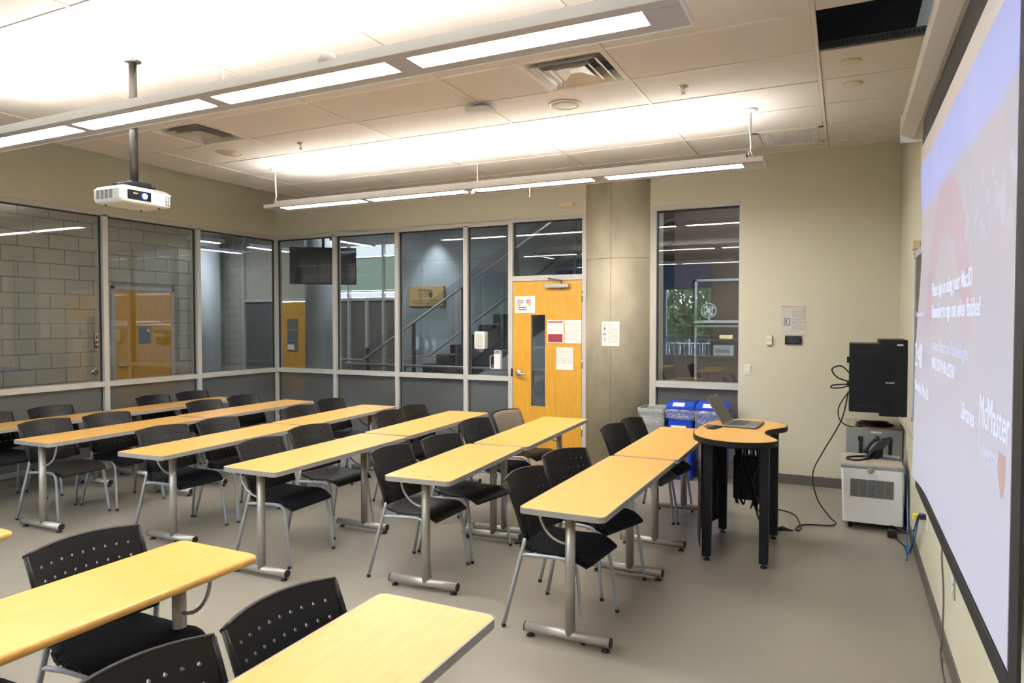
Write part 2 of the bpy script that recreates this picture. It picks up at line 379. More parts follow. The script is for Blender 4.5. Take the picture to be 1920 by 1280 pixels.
# ------------------------------------------------------------------ diffusers, speakers, sprinklers, grille, access point
def diffuser(cx, label):
    t = empty('air_diffuser', (cx, 4.548, ZC), label, 'air vent', 'square ceiling air diffusers')
    def sq(h0, z0, h1, z1, name, m='alum'):
        b = B(); n = 4; P0 = [(h0, h0), (-h0, h0), (-h0, -h0), (h0, -h0)]; P1 = [(h1, h1), (-h1, h1), (-h1, -h1), (h1, -h1)]
        K = 6
        rows = []
        for k in range(K + 1):
            f = k / K; h = h0 + (h1 - h0) * f; z = z0 + (z1 - z0) * (f ** 2.0)
            rows.append([b.bm.verts.new((sx * h, sy * h, z)) for sx, sy in ((1, 1), (-1, 1), (-1, -1), (1, -1))])
        for k in range(K):
            for q in range(4):
                b.bm.faces.new((rows[k][q], rows[k][(q + 1) % 4], rows[k + 1][(q + 1) % 4], rows[k + 1][q]))
        return b.out(name, m, t)
    sq(0.292, -0.004, 0.235, 0.07, 'outer_frame', 'fixturelip'); 
    sq(0.235, -0.012, 0.165, 0.075, 'louvre'); sq(0.165, -0.016, 0.10, 0.065, 'louvre')
    b = B().lathe([(0.10, 0.12), (0.10, 0.3), (0.0, 0.3)], n=20); b.out('duct_neck', 'darksteel', t)
    pl = B(); h = 0.115; v = [pl.bm.verts.new(p) for p in ((h, h, -0.004), (-h, h, -0.004), (-h, -h, -0.004), (h, -h, -0.004), (0.035, 0.035, 0.012), (-0.035, 0.035, 0.012), (-0.035, -0.035, 0.012), (0.035, -0.035, 0.012))]
    for q in range(4): pl.bm.faces.new((v[q], v[(q + 1) % 4], v[4 + (q + 1) % 4], v[4 + q]))
    pl.bm.faces.new(v[4:]); pl.out('centre_plate', 'alum', t)
    B().ring([(0.3*math.cos(2*math.pi*k/32)/max(abs(math.cos(2*math.pi*k/32)),abs(math.sin(2*math.pi*k/32))), 0.3*math.sin(2*math.pi*k/32)/max(abs(math.cos(2*math.pi*k/32)),abs(math.sin(2*math.pi*k/32)))) for k in range(32)], [(0.1*math.cos(2*math.pi*k/32), 0.1*math.sin(2*math.pi*k/32)) for k in range(32)], 0.13, 0.135).out('plenum_box', 'alum', t)
    s = B(); 
    for x0, x1, y0, y1 in ((-0.295, -0.28, -0.295, 0.295), (0.28, 0.295, -0.295, 0.295), (-0.295, 0.295, -0.295, -0.28), (-0.295, 0.295, 0.28, 0.295)): s.box(x0, x1, y0, y1, 0.0, 0.2)
    s.out('neck_side', 'alum', t)
diffuser(-1.709, 'square metal air diffuser in the ceiling near the right end of the lights')
diffuser(-5.365, 'square metal air diffuser in the ceiling to the right of the projector pole')
g = empty('return_grille', (-0.49, 6.986, ZC), 'ribbed return air grille in the ceiling by the back right corner', 'air vent')
fb = B()
for x0, x1, y0, y1 in ((-0.295, -0.25, -0.295, 0.295), (0.25, 0.295, -0.295, 0.295), (-0.295, 0.295, -0.295, -0.25), (-0.295, 0.295, 0.25, 0.295)): fb.box(x0, x1, y0, y1, -0.006, 0.02)
fb.out('frame', 'tee', g)
for k in range(24): box('slat', 'fixturelip', g, -0.24 + k * 0.0209, -0.236 + k * 0.0209, -0.25, 0.25, -0.002, 0.02)
cb = B()
for k in range(20): cb.box(-0.25, 0.25, -0.245 + k * 0.0257, -0.242 + k * 0.0257, 0.0, 0.02)
cb.out('cross_blades', 'fixturelip', g); box('backing', 'grille', g, -0.25, 0.25, -0.25, 0.25, 0.05, 0.06)
for cx, cy, lb in ((-2.02, 5.17, 'round cream ceiling speaker beside the right-hand diffuser'), (-5.68, 5.165, 'round cream ceiling speaker beside the left-hand diffuser')):
    t = empty('ceiling_speaker', (cx, cy, ZC), lb, 'speaker', 'round ceiling speakers')
    B().lathe([(0.135, 0.0), (0.135, -0.006), (0.112, -0.009), (0.108, -0.003)], n=32).out('rim', 'cream', t)
    B().lathe([(0.109, -0.004), (0.05, -0.005), (0.0, -0.0055)], n=32).out('mesh_cover', mat('speaker_mesh', (0.52, 0.50, 0.43), 0.7, noise=0.15, nscale=400), t)
for cx, cy, lb in ((0.013, 5.14, 'small round cream cover plate in the ceiling, nearer the open cell'), (0.03, 5.63, 'small round cream cover plate in the ceiling, further from the open cell')):
    tag(B().lathe([(0.065, 0.0), (0.065, -0.003), (0.058, -0.006), (0.0, -0.0065)], n=28).out('cover_plate', 'cream', None, (cx, cy, ZC)), lb, 'cover plate', 'round ceiling cover plates')
for cx, cy, lb in ((-1.089, 5.149, 'chrome fire sprinkler head in the ceiling near the return grille'), (-4.741, 5.171, 'chrome fire sprinkler head in the ceiling above the far light fixture, left part')):
    t = empty('fire_sprinkler', (cx, cy, ZC), lb, 'sprinkler', 'ceiling sprinkler heads')
    B().lathe([(0.036, 0.0), (0.034, -0.006), (0.014, -0.010), (0.012, -0.022)], n=20).out('escutcheon', 'chrome', t)
    B().tube([(-0.012, 0, -0.02), (-0.013, 0, -0.04), (-0.004, 0, -0.055)], 0.0028, 6).tube([(0.012, 0, -0.02), (0.013, 0, -0.04), (0.004, 0, -0.055)], 0.0028, 6).out('yoke', 'chrome', t)
    B().tube([(0, 0, -0.02), (0, 0, -0.052)], 0.003, 6).out('glass_bulb', mat('sprinkler_bulb', (0.35, 0.12, 0.08), 0.2), t)
    B().lathe([(0.017, -0.056), (0.017, -0.059), (0.004, -0.061)], n=16).out('deflector', 'chrome', t)
ap = empty('access_point', (-2.63, 4.90, ZC), 'white rounded wireless access point hanging under the ceiling grid', 'access point')
b = B(); n = 32
prof = []
for sc, z in ((0.85, -0.028), (1.0, -0.034), (1.0, -0.052), (0.93, -0.062), (0.6, -0.066), (0.0, -0.067)):
    prof.append((sc, z))
rings = []
for sc, z in prof:
    ring = []
    for k in range(n):
        a = 2 * math.pi * k / n; c, s_ = math.cos(a), math.sin(a); p = 4.0
        rr = 0.108 * sc / ((abs(c) ** p + abs(s_) ** p) ** (1 / p)) if sc else 0
        ring.append(b.bm.verts.new((rr * c, rr * s_, z)))
    rings.append(ring)
for i in range(len(rings) - 1):
    for k in range(n):
        f = b.bm.faces.new((rings[i][k], rings[i][(k + 1) % n], rings[i + 1][(k + 1) % n], rings[i + 1][k])); f.smooth = True
b.bm.faces.new(rings[0]); b.out('housing', 'white', ap)
B().box(-0.05, 0.05, -0.05, 0.05, -0.03, 0.0, 0.004).out('mount_bracket', 'greyplastic', ap)
B().lathe([(0.003, -0.0685), (0.0, -0.069)], (-0.035, -0.07, 0.0), 8).out('status_light', emis('status_blue', (0.1, 0.2, 1), 2), ap)

# ------------------------------------------------------------------ linear light fixtures
def fixture(cy, label, canopies, extra=None):
    t = empty('linear_light_fixture', (-3.235, cy, 2.92), label, 'ceiling light', 'suspended linear light fixtures')
    hl = 2.63
    b = B().box(-hl, hl, -0.145, -0.07, 0.004, 0.034, 0.003, 1).box(-hl, hl, 0.07, 0.145, 0.004, 0.034, 0.003, 1)
    xs = [-hl, -2.47, -1.355, -1.275, -0.12, -0.02, 1.18, 1.31, 2.465, hl]
    lens = [(-2.47, -1.355), (-1.275, -0.12), (-0.02, 1.18), (1.31, 2.465)]
    prev = -hl
    for a, c in lens + [(hl, hl)]:
        if a > prev: b.box(prev, a, -0.07, 0.07, 0.004, 0.03)
        prev = c
    b.out('wing', 'fixture', t)
    for sy in (-1, 1): box('lit_side_strip', 'fixturelip', t, -hl, hl, sy * 0.148 - 0.003, sy * 0.148 + 0.003, 0.0, 0.036)  # bright strips added: light the wing sides catch is put into their colour
    B().box(-hl + 0.12, hl - 0.12, -0.1, -0.092, 0.03, 0.075).box(-hl + 0.12, hl - 0.12, 0.092, 0.1, 0.03, 0.075).box(-hl + 0.12, hl - 0.12, -0.092, 0.092, 0.03, 0.036).box(-hl + 0.12, -hl + 0.128, -0.1, 0.1, 0.036, 0.075).box(hl - 0.128, hl - 0.12, -0.1, 0.1, 0.036, 0.075).out('upper_tray', 'fixturelip', t)
    for a, c in lens:
        l = box('lamp_lens', 'lens', t, a, c, -0.062, 0.062, 0.010, 0.022)
    for a, c in lens:
        box('uplight_lamp', 'uplight', t, a, c, -0.05, 0.05, 0.044, 0.048)
    for sx in (-hl, hl): B().box(sx - 0.004, sx + 0.004, -0.146, 0.146, 0.0, 0.036, 0.002, 1).out('end_cap', 'fixturelip', t)
    for cx, thick in canopies:
        cn = B().lathe([(0.058, 0.45), (0.058, 0.444), (0.03, 0.436), (0.012, 0.43)], (cx, 0, 0), 24).out('ceiling_canopy', 'white', t)
        if thick:
            B().tube([(cx - 0.006, 0, 0.435), (cx - 0.002, 0, 0.3), (cx + 0.008, 0.004, 0.14)], 0.006, 6).tube([(cx + 0.007, 0, 0.435), (cx + 0.006, 0.004, 0.25), (cx + 0.004, 0, 0.12)], 0.004, 6).tube([(cx, 0, 0.13), (cx - 0.03, 0.0, 0.05)], 0.004, 6).tube([(cx, 0, 0.13), (cx + 0.03, 0.0, 0.05)], 0.004, 6).out('hanging_cord', 'white', cn)
        else: B().tube([(cx, 0, 0.435), (cx, 0, 0.05)], 0.0018, 6).out('hanging_wire', 'white', cn)
    return t
f1 = fixture(2.90, 'long suspended linear light fixture, the nearer one passing in front of the projector pole', [(-0.0, False), (2.5, False)])
f2 = fixture(5.95, 'long suspended linear light fixture, the further one in front of the back wall', [(-2.60, True), (0.0, False), (2.52, True)])
f0 = fixture(-0.15, 'long suspended linear light fixture behind the camera, seen only in the window reflection', [(0.0, False)])
B().lathe([(0.035, 0.0), (0.035, -0.012), (0.02, -0.028), (0.0, -0.03)], (0.06 - 0.13, 0.0, 0.004), 20).out('occupancy_sensor', 'offwhite', f2)
B().lathe([(0.05, 0.034), (0.05, 0.06), (0.03, 0.085), (0.0, 0.09)], (0.86, -0.11, 0.0), 16).out('upper_sensor', 'white', f1)
tag(B().grid(lambda u, v: (-2.66 + 0.05 * math.sin(u * 1.9) + v * 0.0, 5.80 - 0.012 + v * 0.018, 2.955 - 0.17 * u * u + 0.015 * math.sin(3 * u)), 10, 1).out('yellow_tape', mat('yellow_tape', (0.75, 0.60, 0.16), 0.5)), 'curled yellow tape strip hanging from the far light fixture', 'tape')
bpy.data.objects['yellow_tape'].modifiers.new('s', 'SOLIDIFY').thickness = 0.003

# ------------------------------------------------------------------ projector
pm = empty('projector_mount', (-4.26, 3.08, ZC), 'dark steel ceiling pole that carries the projector', 'projector mount')
B().tube([(0, 0, 0.02), (0, 0, -0.80)], 0.025, 20).out('pole', mat('pole_steel', (0.11, 0.10, 0.095), 0.32, metal=0.85), pm)
B().lathe([(0.052, 0.002), (0.052, -0.006), (0.028, -0.01)], n=24).out('ceiling_flange', 'darksteel', pm)
B().box(-0.075, 0.075, -0.07, 0.07, -0.83, -0.80, 0.004).box(-0.06, -0.05, -0.11, 0.11, -0.85, -0.815).box(0.05, 0.06, -0.11, 0.11, -0.85, -0.815).out('bracket', 'blackmetal', pm)
B().tube([(-0.05, -0.11, -0.84), (0.09, 0.13, -0.85)], 0.006, 6).tube([(0.05, -0.11, -0.84), (-0.1, 0.13, -0.85)], 0.006, 6).out('support_arm', 'darksteel', pm)
pj = empty('projector', (-4.245, 3.06, 2.415), 'white ceiling projector with glowing blue lens hanging left of centre', 'projector')
bd = B(); hx, hy = 0.145, 0.185
def ol(k, dx=0): return rrect(-hx * k, hx * k, -hy * k, hy * k, 0.03 * k, 4)
n = 24; rings = []
for k, z in ((0.86, -0.004), (0.96, 0.004), (1.0, 0.02), (1.0, 0.082), (0.985, 0.088)):
    rings.append([bd.bm.verts.new((a, c, z)) for a, c in ol(k)])
n = len(rings[0])
for i in range(len(rings) - 1):
    for k in range(n): bd.bm.faces.new((rings[i][k], rings[i][(k + 1) % n], rings[i + 1][(k + 1) % n], rings[i + 1][k]))
bd.bm.faces.new(rings[0]); bd.bm.faces.new(rings[-1]); bd.out('housing', 'white', pj)
tp = B(); rings = []
for k, z in ((0.97, 0.088), (0.93, 0.10), (0.80, 0.108)):
    rings.append([tp.bm.verts.new((a, c, z)) for a, c in ol(k)])
for i in range(2):
    for k in range(n): tp.bm.faces.new((rings[i][k], rings[i][(k + 1) % n], rings[i + 1][(k + 1) % n], rings[i + 1][k]))
tp.bm.faces.new(rings[-1]); tp.out('base_plate', mat('projector_base', (0.17, 0.155, 0.14), 0.45), pj)
wn = box('lens_window', 'tv', pj, hx - 0.002, hx + 0.002, -0.145, 0.02, 0.018, 0.078)
B().lathe([(0.024, hx + 0.0022), (0.024, hx + 0.006), (0.018, hx + 0.007)], (0, -0.028, 0.048), 24, 'x').out('lens_ring', 'projblue', pj)
B().lathe([(0.019, hx + 0.0065), (0.012, hx + 0.0085), (0.0, hx + 0.009)], (0, -0.028, 0.048), 24, 'x').out('lens', 'projlens', pj)
for s0 in (-0.105, -0.045): box('window_mark', 'white', pj, hx + 0.002, hx + 0.003, s0, s0 + 0.03, 0.056, 0.061)
vs = B()
for c in range(4):
    for k in range(8): vs.box(-0.10 + c * 0.042, -0.07 + c * 0.042, -hy - 0.001, -hy + 0.004, 0.024 + k * 0.0072, 0.028 + k * 0.0072)
vs.out('side_vents', 'grille', pj)
vs = B()
for c in range(3):
    for k in range(9): vs.box(hx - 0.004, hx + 0.001, 0.125 + c * 0.018, 0.137 + c * 0.018, 0.014 + k * 0.0072, 0.018 + k * 0.0072)
vs.out('front_vents', 'grille', pj)
text('EPSON', 0.014, (hx + 0.002, 0.10, 0.042), '+x', 'ink', pj, align='RIGHT').rotation_euler.rotate_axis('Z', math.pi)
for px_, py_ in ((-0.09, 0.12), (0.09, 0.12), (-0.09, -0.13)): B().lathe([(0.008, -0.010), (0.006, 0.0)], (px_, py_, 0), 10).out('foot', 'black', pj)

# ------------------------------------------------------------------ glazed partitions
def pane(name, m, parent, axis, a0, a1, z0, z1, d):
    if axis == 'x': return B().box(a0, a1, d - 0.003, d + 0.003, z0, z1).out(name, m, parent)
    return B().box(d - 0.003, d + 0.003, a0, a1, z0, z1).out(name, m, parent)
def member(parent, axis, a0, a1, z0, z1, d0, d1, name='mullion', m='frame'):
    if axis == 'x': return B().box(a0, a1, d0, d1, z0, z1, 0.002, 1).out(name, m, parent)
    return B().box(d0, d1, a0, a1, z0, z1, 0.002, 1).out(name, m, parent)
ZH, ZR0, ZR1 = 2.83, 0.925, 0.985
HW = 0.03
# back glazing (window_1): mullions at x
w1 = struct(box('window_1', 'frame', None, -7.50, -3.70, YB - 0.01, YB + 0.10, ZH, 2.89))
mx = [-7.47, -6.385, -5.345, -4.303, -3.675]
for i, x in enumerate(mx):
    if i: member(w1, 'x', x - HW, x + HW, 0.0, 2.85, YB - 0.01, YB + 0.10)
member(w1, 'x', -7.53, -7.44, 0.0, 2.85, YB - 0.01, YB + 0.10)
for i in range(4):
    a0 = mx[i] + HW; a1 = mx[i + 1] - HW
    member(w1, 'x', a0, a1, ZR0, ZR1, YB - 0.008, YB + 0.10, 'transom'); member(w1, 'x', a0, a1, 0.10, 0.15, YB - 0.008, YB + 0.10, 'sill')
    member(w1, 'x', a0, a1, 0.0, 0.10, YB + 0.01, YB + 0.06, 'curb', 'edge')
    pane('pane', 'glass', w1, 'x', a0, a1, ZR1, ZH, YB + 0.045); pane('frosted_pane', 'frost', w1, 'x', a0, a1, 0.15, ZR0, YB + 0.045)
    for (q0, q1, z0, z1) in ((a0, a0 + 0.008, ZR1, ZH), (a1 - 0.008, a1, ZR1, ZH), (a0, a1, ZH - 0.012, ZH), (a0, a0 + 0.008, 0.15, ZR0), (a1 - 0.008, a1, 0.15, ZR0)):
        box('gasket', 'framedark', w1, q0, q1, YB + 0.03, YB + 0.06, z0, z1)
# left glazing (window_2): mullions at y
XG = -7.455
w2 = struct(box('window_2', 'frame', None, XG - 0.10, XG + 0.01, YR, YB - 0.012, ZH, 2.89))
my = [7.60, 6.26, 5.02, 3.78, 2.54, 1.30, 0.06, -1.18, -2.57]
for y in my[1:]: member(w2, 'y', y - HW, y + HW, 0, 2.85, XG - 0.10, XG + 0.01)
for i in range(len(my) - 1):
    a1 = my[i] - (HW if i else 0.0); a0 = my[i + 1] + HW
    if i == 0: a1 = 7.585
    member(w2, 'y', a0, a1, ZR0, ZR1, XG - 0.10, XG + 0.008, 'transom'); member(w2, 'y', a0, a1, 0.10, 0.15, XG - 0.10, XG + 0.008, 'sill')
    member(w2, 'y', a0, a1, 0.0, 0.10, XG - 0.06, XG - 0.01, 'curb', 'edge')
    pane('pane', 'glass', w2, 'y', a0, a1, ZR1, ZH, XG - 0.045); pane('frosted_pane', 'frost', w2, 'y', a0, a1, 0.15, ZR0, XG - 0.045)
    for (q0, q1, z0, z1) in ((a0, a0 + 0.008, ZR1, ZH), (a1 - 0.008, a1, ZR1, ZH), (a0, a1, ZH - 0.012, ZH), (a0, a0 + 0.008, 0.15, ZR0), (a1 - 0.008, a1, 0.15, ZR0)):
        box('gasket', 'framedark', w2, XG - 0.06, XG - 0.03, q0, q1, z0, z1)
# right window (window_3)
w3 = struct(box('window_3', 'frame', None, -1.935, -0.995, YB - 0.012, YB + 0.10, 2.87, 2.93))
member(w3, 'x', -1.935, -1.885, 0, 2.87, YB - 0.012, YB + 0.10); member(w3, 'x', -1.008, -0.995, 0, 2.87, YB - 0.04, YB + 0.10)
member(w3, 'x', -1.885, -1.008, 0.93, 1.0, YB - 0.01, YB + 0.10, 'transom'); member(w3, 'x', -1.885, -1.008, 0.0, 0.15, YB - 0.01, YB + 0.10, 'sill')
pane('pane', 'glass', w3, 'x', -1.885, -1.008, 1.0, 2.87, YB + 0.045); pane('frosted_pane', 'frost', w3, 'x', -1.885, -1.008, 0.15, 0.93, YB + 0.045)
for (q0, q1, z0, z1) in ((-1.885, -1.873, 0.15, 0.93), (-1.885, -1.873, 1.0, 2.87), (-1.885, -1.008, 2.855, 2.87), (-1.02, -1.008, 1.0, 2.87)):
    box('gasket', 'framedark', w3, q0, q1, YB + 0.03, YB + 0.06, z0, z1)
# door with transom light
d1 = struct(box('door_frame', 'frame', None, -3.70, -2.68, YB - 0.012, YB + 0.10, 2.85, 2.90)); d1.name = 'trim_door_frame'
member(d1, 'x', -2.752, -2.69, 0, 2.85, YB - 0.012, YB + 0.10, 'jamb'); member(d1, 'x', -3.645, -2.752, 2.14, 2.205, YB - 0.01, YB + 0.10, 'head')
pane('transom_pane', 'glass', d1, 'x', -3.645, -2.752, 2.205, 2.85, YB + 0.045)
box('gasket', 'framedark', d1, -3.645, -3.63, YB + 0.03, YB + 0.06, 2.205, 2.85); box('gasket', 'framedark', d1, -3.645, -2.752, YB + 0.03, YB + 0.06, 2.836, 2.85)
dl = B(); yd0, yd1 = YB - 0.005, YB + 0.04
dl.box(-3.64, -3.41, yd0, yd1, 0.008, 2.135); dl.box(-3.205, -2.757, yd0, yd1, 0.008, 2.135); dl.box(-3.41, -3.205, yd0, yd1, 1.745, 2.135); dl.box(-3.41, -3.205, yd0, yd1, 0.008, 0.63)
door = struct(dl.out('door_1', 'doorwood'))
fr = B()
for x0, x1, z0, z1 in ((-3.41, -3.400, 0.63, 1.745), (-3.215, -3.205, 0.63, 1.745), (-3.41, -3.205, 1.735, 1.745), (-3.41, -3.205, 0.63, 0.64)): fr.box(x0, x1, yd0 - 0.004, yd1, z0, z1)
fr.out('glazing_bead', 'woodedge', door); pane('vision_pane', 'glass', door, 'x', -3.40, -3.215, 0.64, 1.735, YB + 0.02)
hd = B().lathe([(0.04, -0.0), (0.04, -0.010), (0.03, -0.016), (0.016, -0.02), (0.014, -0.05)], (-3.565, yd0, 1.035), 24, 'y').out('lever_rose', 'chrome', door)
B().tube(smoothpath([(-3.565, yd0 - 0.048, 1.035), (-3.54, yd0 - 0.052, 1.033), (-3.49, yd0 - 0.052, 1.022), (-3.455, yd0 - 0.045, 1.022)], 4), 0.010, 10).out('lever_handle', 'chrome', hd)
box('strike_plate', 'rubber', door, -3.665, -3.642, yd0 - 0.008, yd0 + 0.0, 0.99, 1.085)
for z in (1.945, 1.17, 0.38):
    B().tube([(-2.748, yd0 - 0.008, z - 0.063), (-2.748, yd0 - 0.008, z + 0.063)], 0.009, 10).out('hinge', 'chrome', door)
cl = box('door_closer', 'steel', door, -3.205, -2.90, yd0 - 0.055, yd0, 2.05, 2.098, 0.006)
B().tube([(-3.0, yd0 - 0.03, 2.098), (-3.0, yd0 - 0.03, 2.125), (-3.02, yd0 - 0.03, 2.14)], 0.008, 8).tube([(-3.0, yd0 - 0.03, 2.135), (-3.16, yd0 - 0.05, 2.16), (-3.145, yd0 - 0.01, 2.165)], 0.007, 8).tube([(-3.0, yd0 - 0.03, 2.05), (-3.0, yd0 - 0.03, 2.035)], 0.011, 10).out('closer_arm', 'darksteel', cl)

# ------------------------------------------------------------------ column
CX, CY, CR = -2.33, 7.839, 0.45
col = struct(B().lathe([(CR, 0.0), (CR, 3.5)], (CX, CY, 0), 72).out('column', 'concrete')); col.name = 'trim_column'
def ray_pt(ang, r=CR): return (CX + r * math.sin(ang), CY - r * math.cos(ang))
seam = ray_pt(-0.027, CR + 0.0005)
box('seam', 'joint', col, seam[0] - 0.0022, seam[0] + 0.0022, seam[1] - 0.001, seam[1] + 0.004, 0, 3.37)
B().lathe([(CR + 0.0008, 2.352), (CR + 0.0008, 2.358)], (CX, CY, 0), 72).out('pour_joint', 'joint', col)
B().lathe([(CR + 0.014, 3.362), (CR + 0.001, 3.355), (CR + 0.001, 3.372)], (CX, CY, 0), 72).out('ceiling_trim', 'tee', col)
poster = empty('threat_poster', (0, 0, 0), 'white torn ACTIVE THREAT notice taped on the concrete column', 'poster')
def cyl_sheet(w, z0, z1, ang0, name, m, r):
    a = w / CR
    b = B(); b.grid(lambda u, v: (*ray_pt(ang0 - a / 2 + a * u, r), z0 + (z1 - z0) * v), 12, 1); return b.out(name, m, poster)
A0 = -0.0
a_c = math.asin((-2.346 - CX) / CR)
cyl_sheet(0.205, 1.385, 1.655, a_c, 'sheet', printed('poster_print', 1.41, 1.60, 0.013, (0.35, 0.34, 0.34), -2.37, -2.26), CR + 0.002)
yy = CY - CR - 0.004
def ptext(s, sz, dx, z, m, w=None): return text(s, sz, (a_x + dx, CY - math.sqrt(max(CR ** 2 - (a_x + dx + 0.05 - CX) ** 2, 0)) - 0.006, z), '-y', m, poster, width=w)
a_x = -2.445
ptext('ACTIVE THREAT', 0.018, 0.005, 1.612, 'red', 0.115); ptext('WHAT TO DO IN AN', 0.008, 0.005, 1.636, 'ink', 0.07)
ptext('on campus', 0.009, 0.135, 1.614, 'ink', 0.045)
for k, z in enumerate((1.575, 1.515, 1.455)):
    B().lathe([(0.024, 0), (0.024, -0.001)], (a_x + 0.033, CY - math.sqrt(CR ** 2 - (a_x + 0.033 - CX) ** 2) - 0.004, z), 20, 'y').out('icon_ring', 'ink', poster)
    B().lathe([(0.021, 0), (0.021, -0.0016)], (a_x + 0.033, CY - math.sqrt(CR ** 2 - (a_x + 0.033 - CX) ** 2) - 0.004, z), 20, 'y').out('icon_disc', 'paper', poster)
    yk = CY - math.sqrt(CR ** 2 - (a_x + 0.033 - CX) ** 2) - 0.006
    b = B()
    if k == 0: b.box(a_x + 0.027, a_x + 0.040, yk - 0.001, yk, z - 0.014, z + 0.014)
    elif k == 1: b.box(a_x + 0.018, a_x + 0.03, yk - 0.001, yk, z - 0.008, z + 0.008); b.box(a_x + 0.035, a_x + 0.048, yk - 0.001, yk, z - 0.008, z + 0.008)
    else: b.tube([(a_x + 0.026, yk, z - 0.013), (a_x + 0.030, yk, z + 0.012)], 0.003, 5); b.tube([(a_x + 0.042, yk, z - 0.013), (a_x + 0.036, yk, z + 0.01)], 0.003, 5)
    b.out('icon', 'darkink', poster)
    ptext(('RUN', 'HIDE', 'DEFEND')[k], 0.009, 0.07, z + 0.008, 'red', 0.03)
for o in [c for c in bpy.data.objects if c.parent == poster and c.name.startswith('lettering')]:
    ml = o.matrix_basis.copy(); o.matrix_basis = Matrix.Identity(4)
    for v in o.data.vertices:
        p = ml @ v.co; p.y = CY - math.sqrt(CR ** 2 - (p.x - CX) ** 2) - 0.0045; v.co = p

# ------------------------------------------------------------------ papers and small fittings on the back wall
def sheet(name, x0, x1, z0, z1, y, m, label, cat='paper', group=None, thick=0.001):
    t = empty(name, ((x0 + x1) / 2, y, (z0 + z1) / 2), label, cat, group)
    w, h = (x1 - x0) / 2, (z1 - z0) / 2
    b = B(); b.grid(lambda u, v: (-w + 2 * w * u, -0.001 - 0.003 * (abs(2 * v - 1) ** 3) * (0.5 + 0.5 * math.sin(7 * u)), -h + 2 * h * v), 6, 6); b.out('sheet', m, t)
    return t
yp = yd0 - 0.004
s1 = sheet('notice', -3.612, -3.345, 1.755, 1.96, yp, 'paper', 'landscape notice with coloured bars on the upper left of the door', 'notice')
cols = {'b': mat('bar_blue', (0.05, 0.08, 0.30), 0.8), 'r': mat('bar_red', (0.62, 0.09, 0.06), 0.8), 'g': mat('bar_green', (0.04, 0.22, 0.13), 0.8)}
for z, segs in ((0.048, [(-0.1, 'b', .028), (-.072, 'r', .03), (-.042, 'g', .022), (.02, 'b', .024), (.044, 'r', .03)]), (0.022, [(-0.1, 'b', .028), (-.072, 'r', .03), (-.042, 'g', .022), (.02, 'b', .024), (.044, 'r', .03)]), (-0.004, [(-0.1, 'g', .045), (0.05, 'g', .022)]), (-0.032, [(-.085, 'b', .03), (-.055, 'r', .025), (-.03, 'b', .025), (-.005, 'r', .03)]), (-0.058, [(-.085, 'b', .03), (-.055, 'r', .025), (-.03, 'b', .025), (-.005, 'r', .03)])):
    for x, c, w in segs: box('colour_bar', cols[c], s1, x, x + w, -0.0055, -0.0045, z - 0.005, z + 0.006)
b = B()
for x0, x1, z0, z1 in ((-0.108, 0.08, 0.066, 0.0675), (-0.108, 0.08, -0.08, -0.0785), (-0.108, -0.1065, -0.08, 0.0675), (0.0785, 0.08, -0.08, 0.0675)): b.box(x0, x1, -0.0055, -0.0045, z0, z1)
b.out('border_line', 'ink', s1)
s2 = sheet('notice', -3.188, -2.976, 1.40, 1.672, yp, printed('print_a', -0.02, 0.095, 0.013, (0.5, 0.48, 0.48)), 'white and maroon notice in the middle of the door', 'notice')
box('heading_band', 'red', s2, -0.095, 0.09, -0.0055, -0.0045, 0.104, 0.124); text('Engineering Video Entry', 0.017, (-0.085, -0.006, 0.108), '-y', 'paper', s2, width=0.155)
for k in range(4): box('maroon_block', 'red', s2, -0.095, 0.09, -0.0055, -0.0045, -0.125 + k * 0.0245, -0.125 + k * 0.0245 + 0.0225)
sheet('notice', -2.966, -2.757, 1.40, 1.672, yp, printed('print_b', -0.11, 0.11, 0.016, (0.55, 0.42, 0.42)), 'plain white notice at the right edge of the door beside the maroon one', 'notice')
sheet('notice', -3.072, -2.856, 1.088, 1.352, yp, printed('print_c', -0.06, 0.125, 0.012, (0.40, 0.40, 0.38)), 'lowest white sheet of small print taped on the door', 'notice')
wp = YB - 0.047
s5 = sheet('wall_notice', -0.592, -0.360, 1.520, 1.820, wp, printed('print_d', -0.10, 0.12, 0.014, (0.42, 0.40, 0.40), -0.01), 'glossy notice in a clear sleeve on the wall above the black touch panel', 'notice')
box('red_line', 'red', s5, -0.114, 0.114, -0.006, -0.005, 0.136, 0.139)
box('printed_picture', 'greyplastic', s5, -0.088, -0.028, -0.006, -0.005, -0.055, 0.02); box('picture_detail', 'paper', s5, -0.078, -0.038, -0.007, -0.006, -0.045, 0.01); box('picture_detail', cols['b'], s5, -0.07, -0.06, -0.008, -0.007, -0.04, 0.005)
text('Room help', 0.016, (0.0, -0.006, 0.10), '-y', 'ink', s5, width=0.0) if False else None
B().box(-0.116, 0.116, -0.0095, -0.0085, -0.15, 0.15).out('plastic_sleeve', 'clearbag', s5)
tp_ = empty('touch_panel', (-0.474, wp, 1.468), 'small black touch panel on the wall under the sleeved notice', 'touch panel')
B().box(-0.078, 0.078, -0.02, 0, -0.042, 0.042, 0.006).out('bezel', 'black', tp_); box('display', mat('panel_display', (0.02, 0.04, 0.07), 0.15), tp_, -0.05, 0.05, -0.0215, -0.0195, -0.03, 0.032)
text('Crestron', 0.008, (0, -0.022, -0.0385), '-y', 'white', tp_, align='CENTER')
th = empty('thermostat', (-0.702, wp, 1.463), 'small off-white thermostat on the wall left of the black touch panel', 'thermostat')
B().box(-0.029, 0.029, -0.028, 0, -0.048, 0.048, 0.003).out('case', 'offwhite', th); box('label_line', 'ink', th, -0.026, 0.02, -0.0285, -0.0275, 0.004, 0.008); box('label_line', 'ink', th, -0.004, 0.016, -0.0285, -0.0275, -0.008, -0.005)
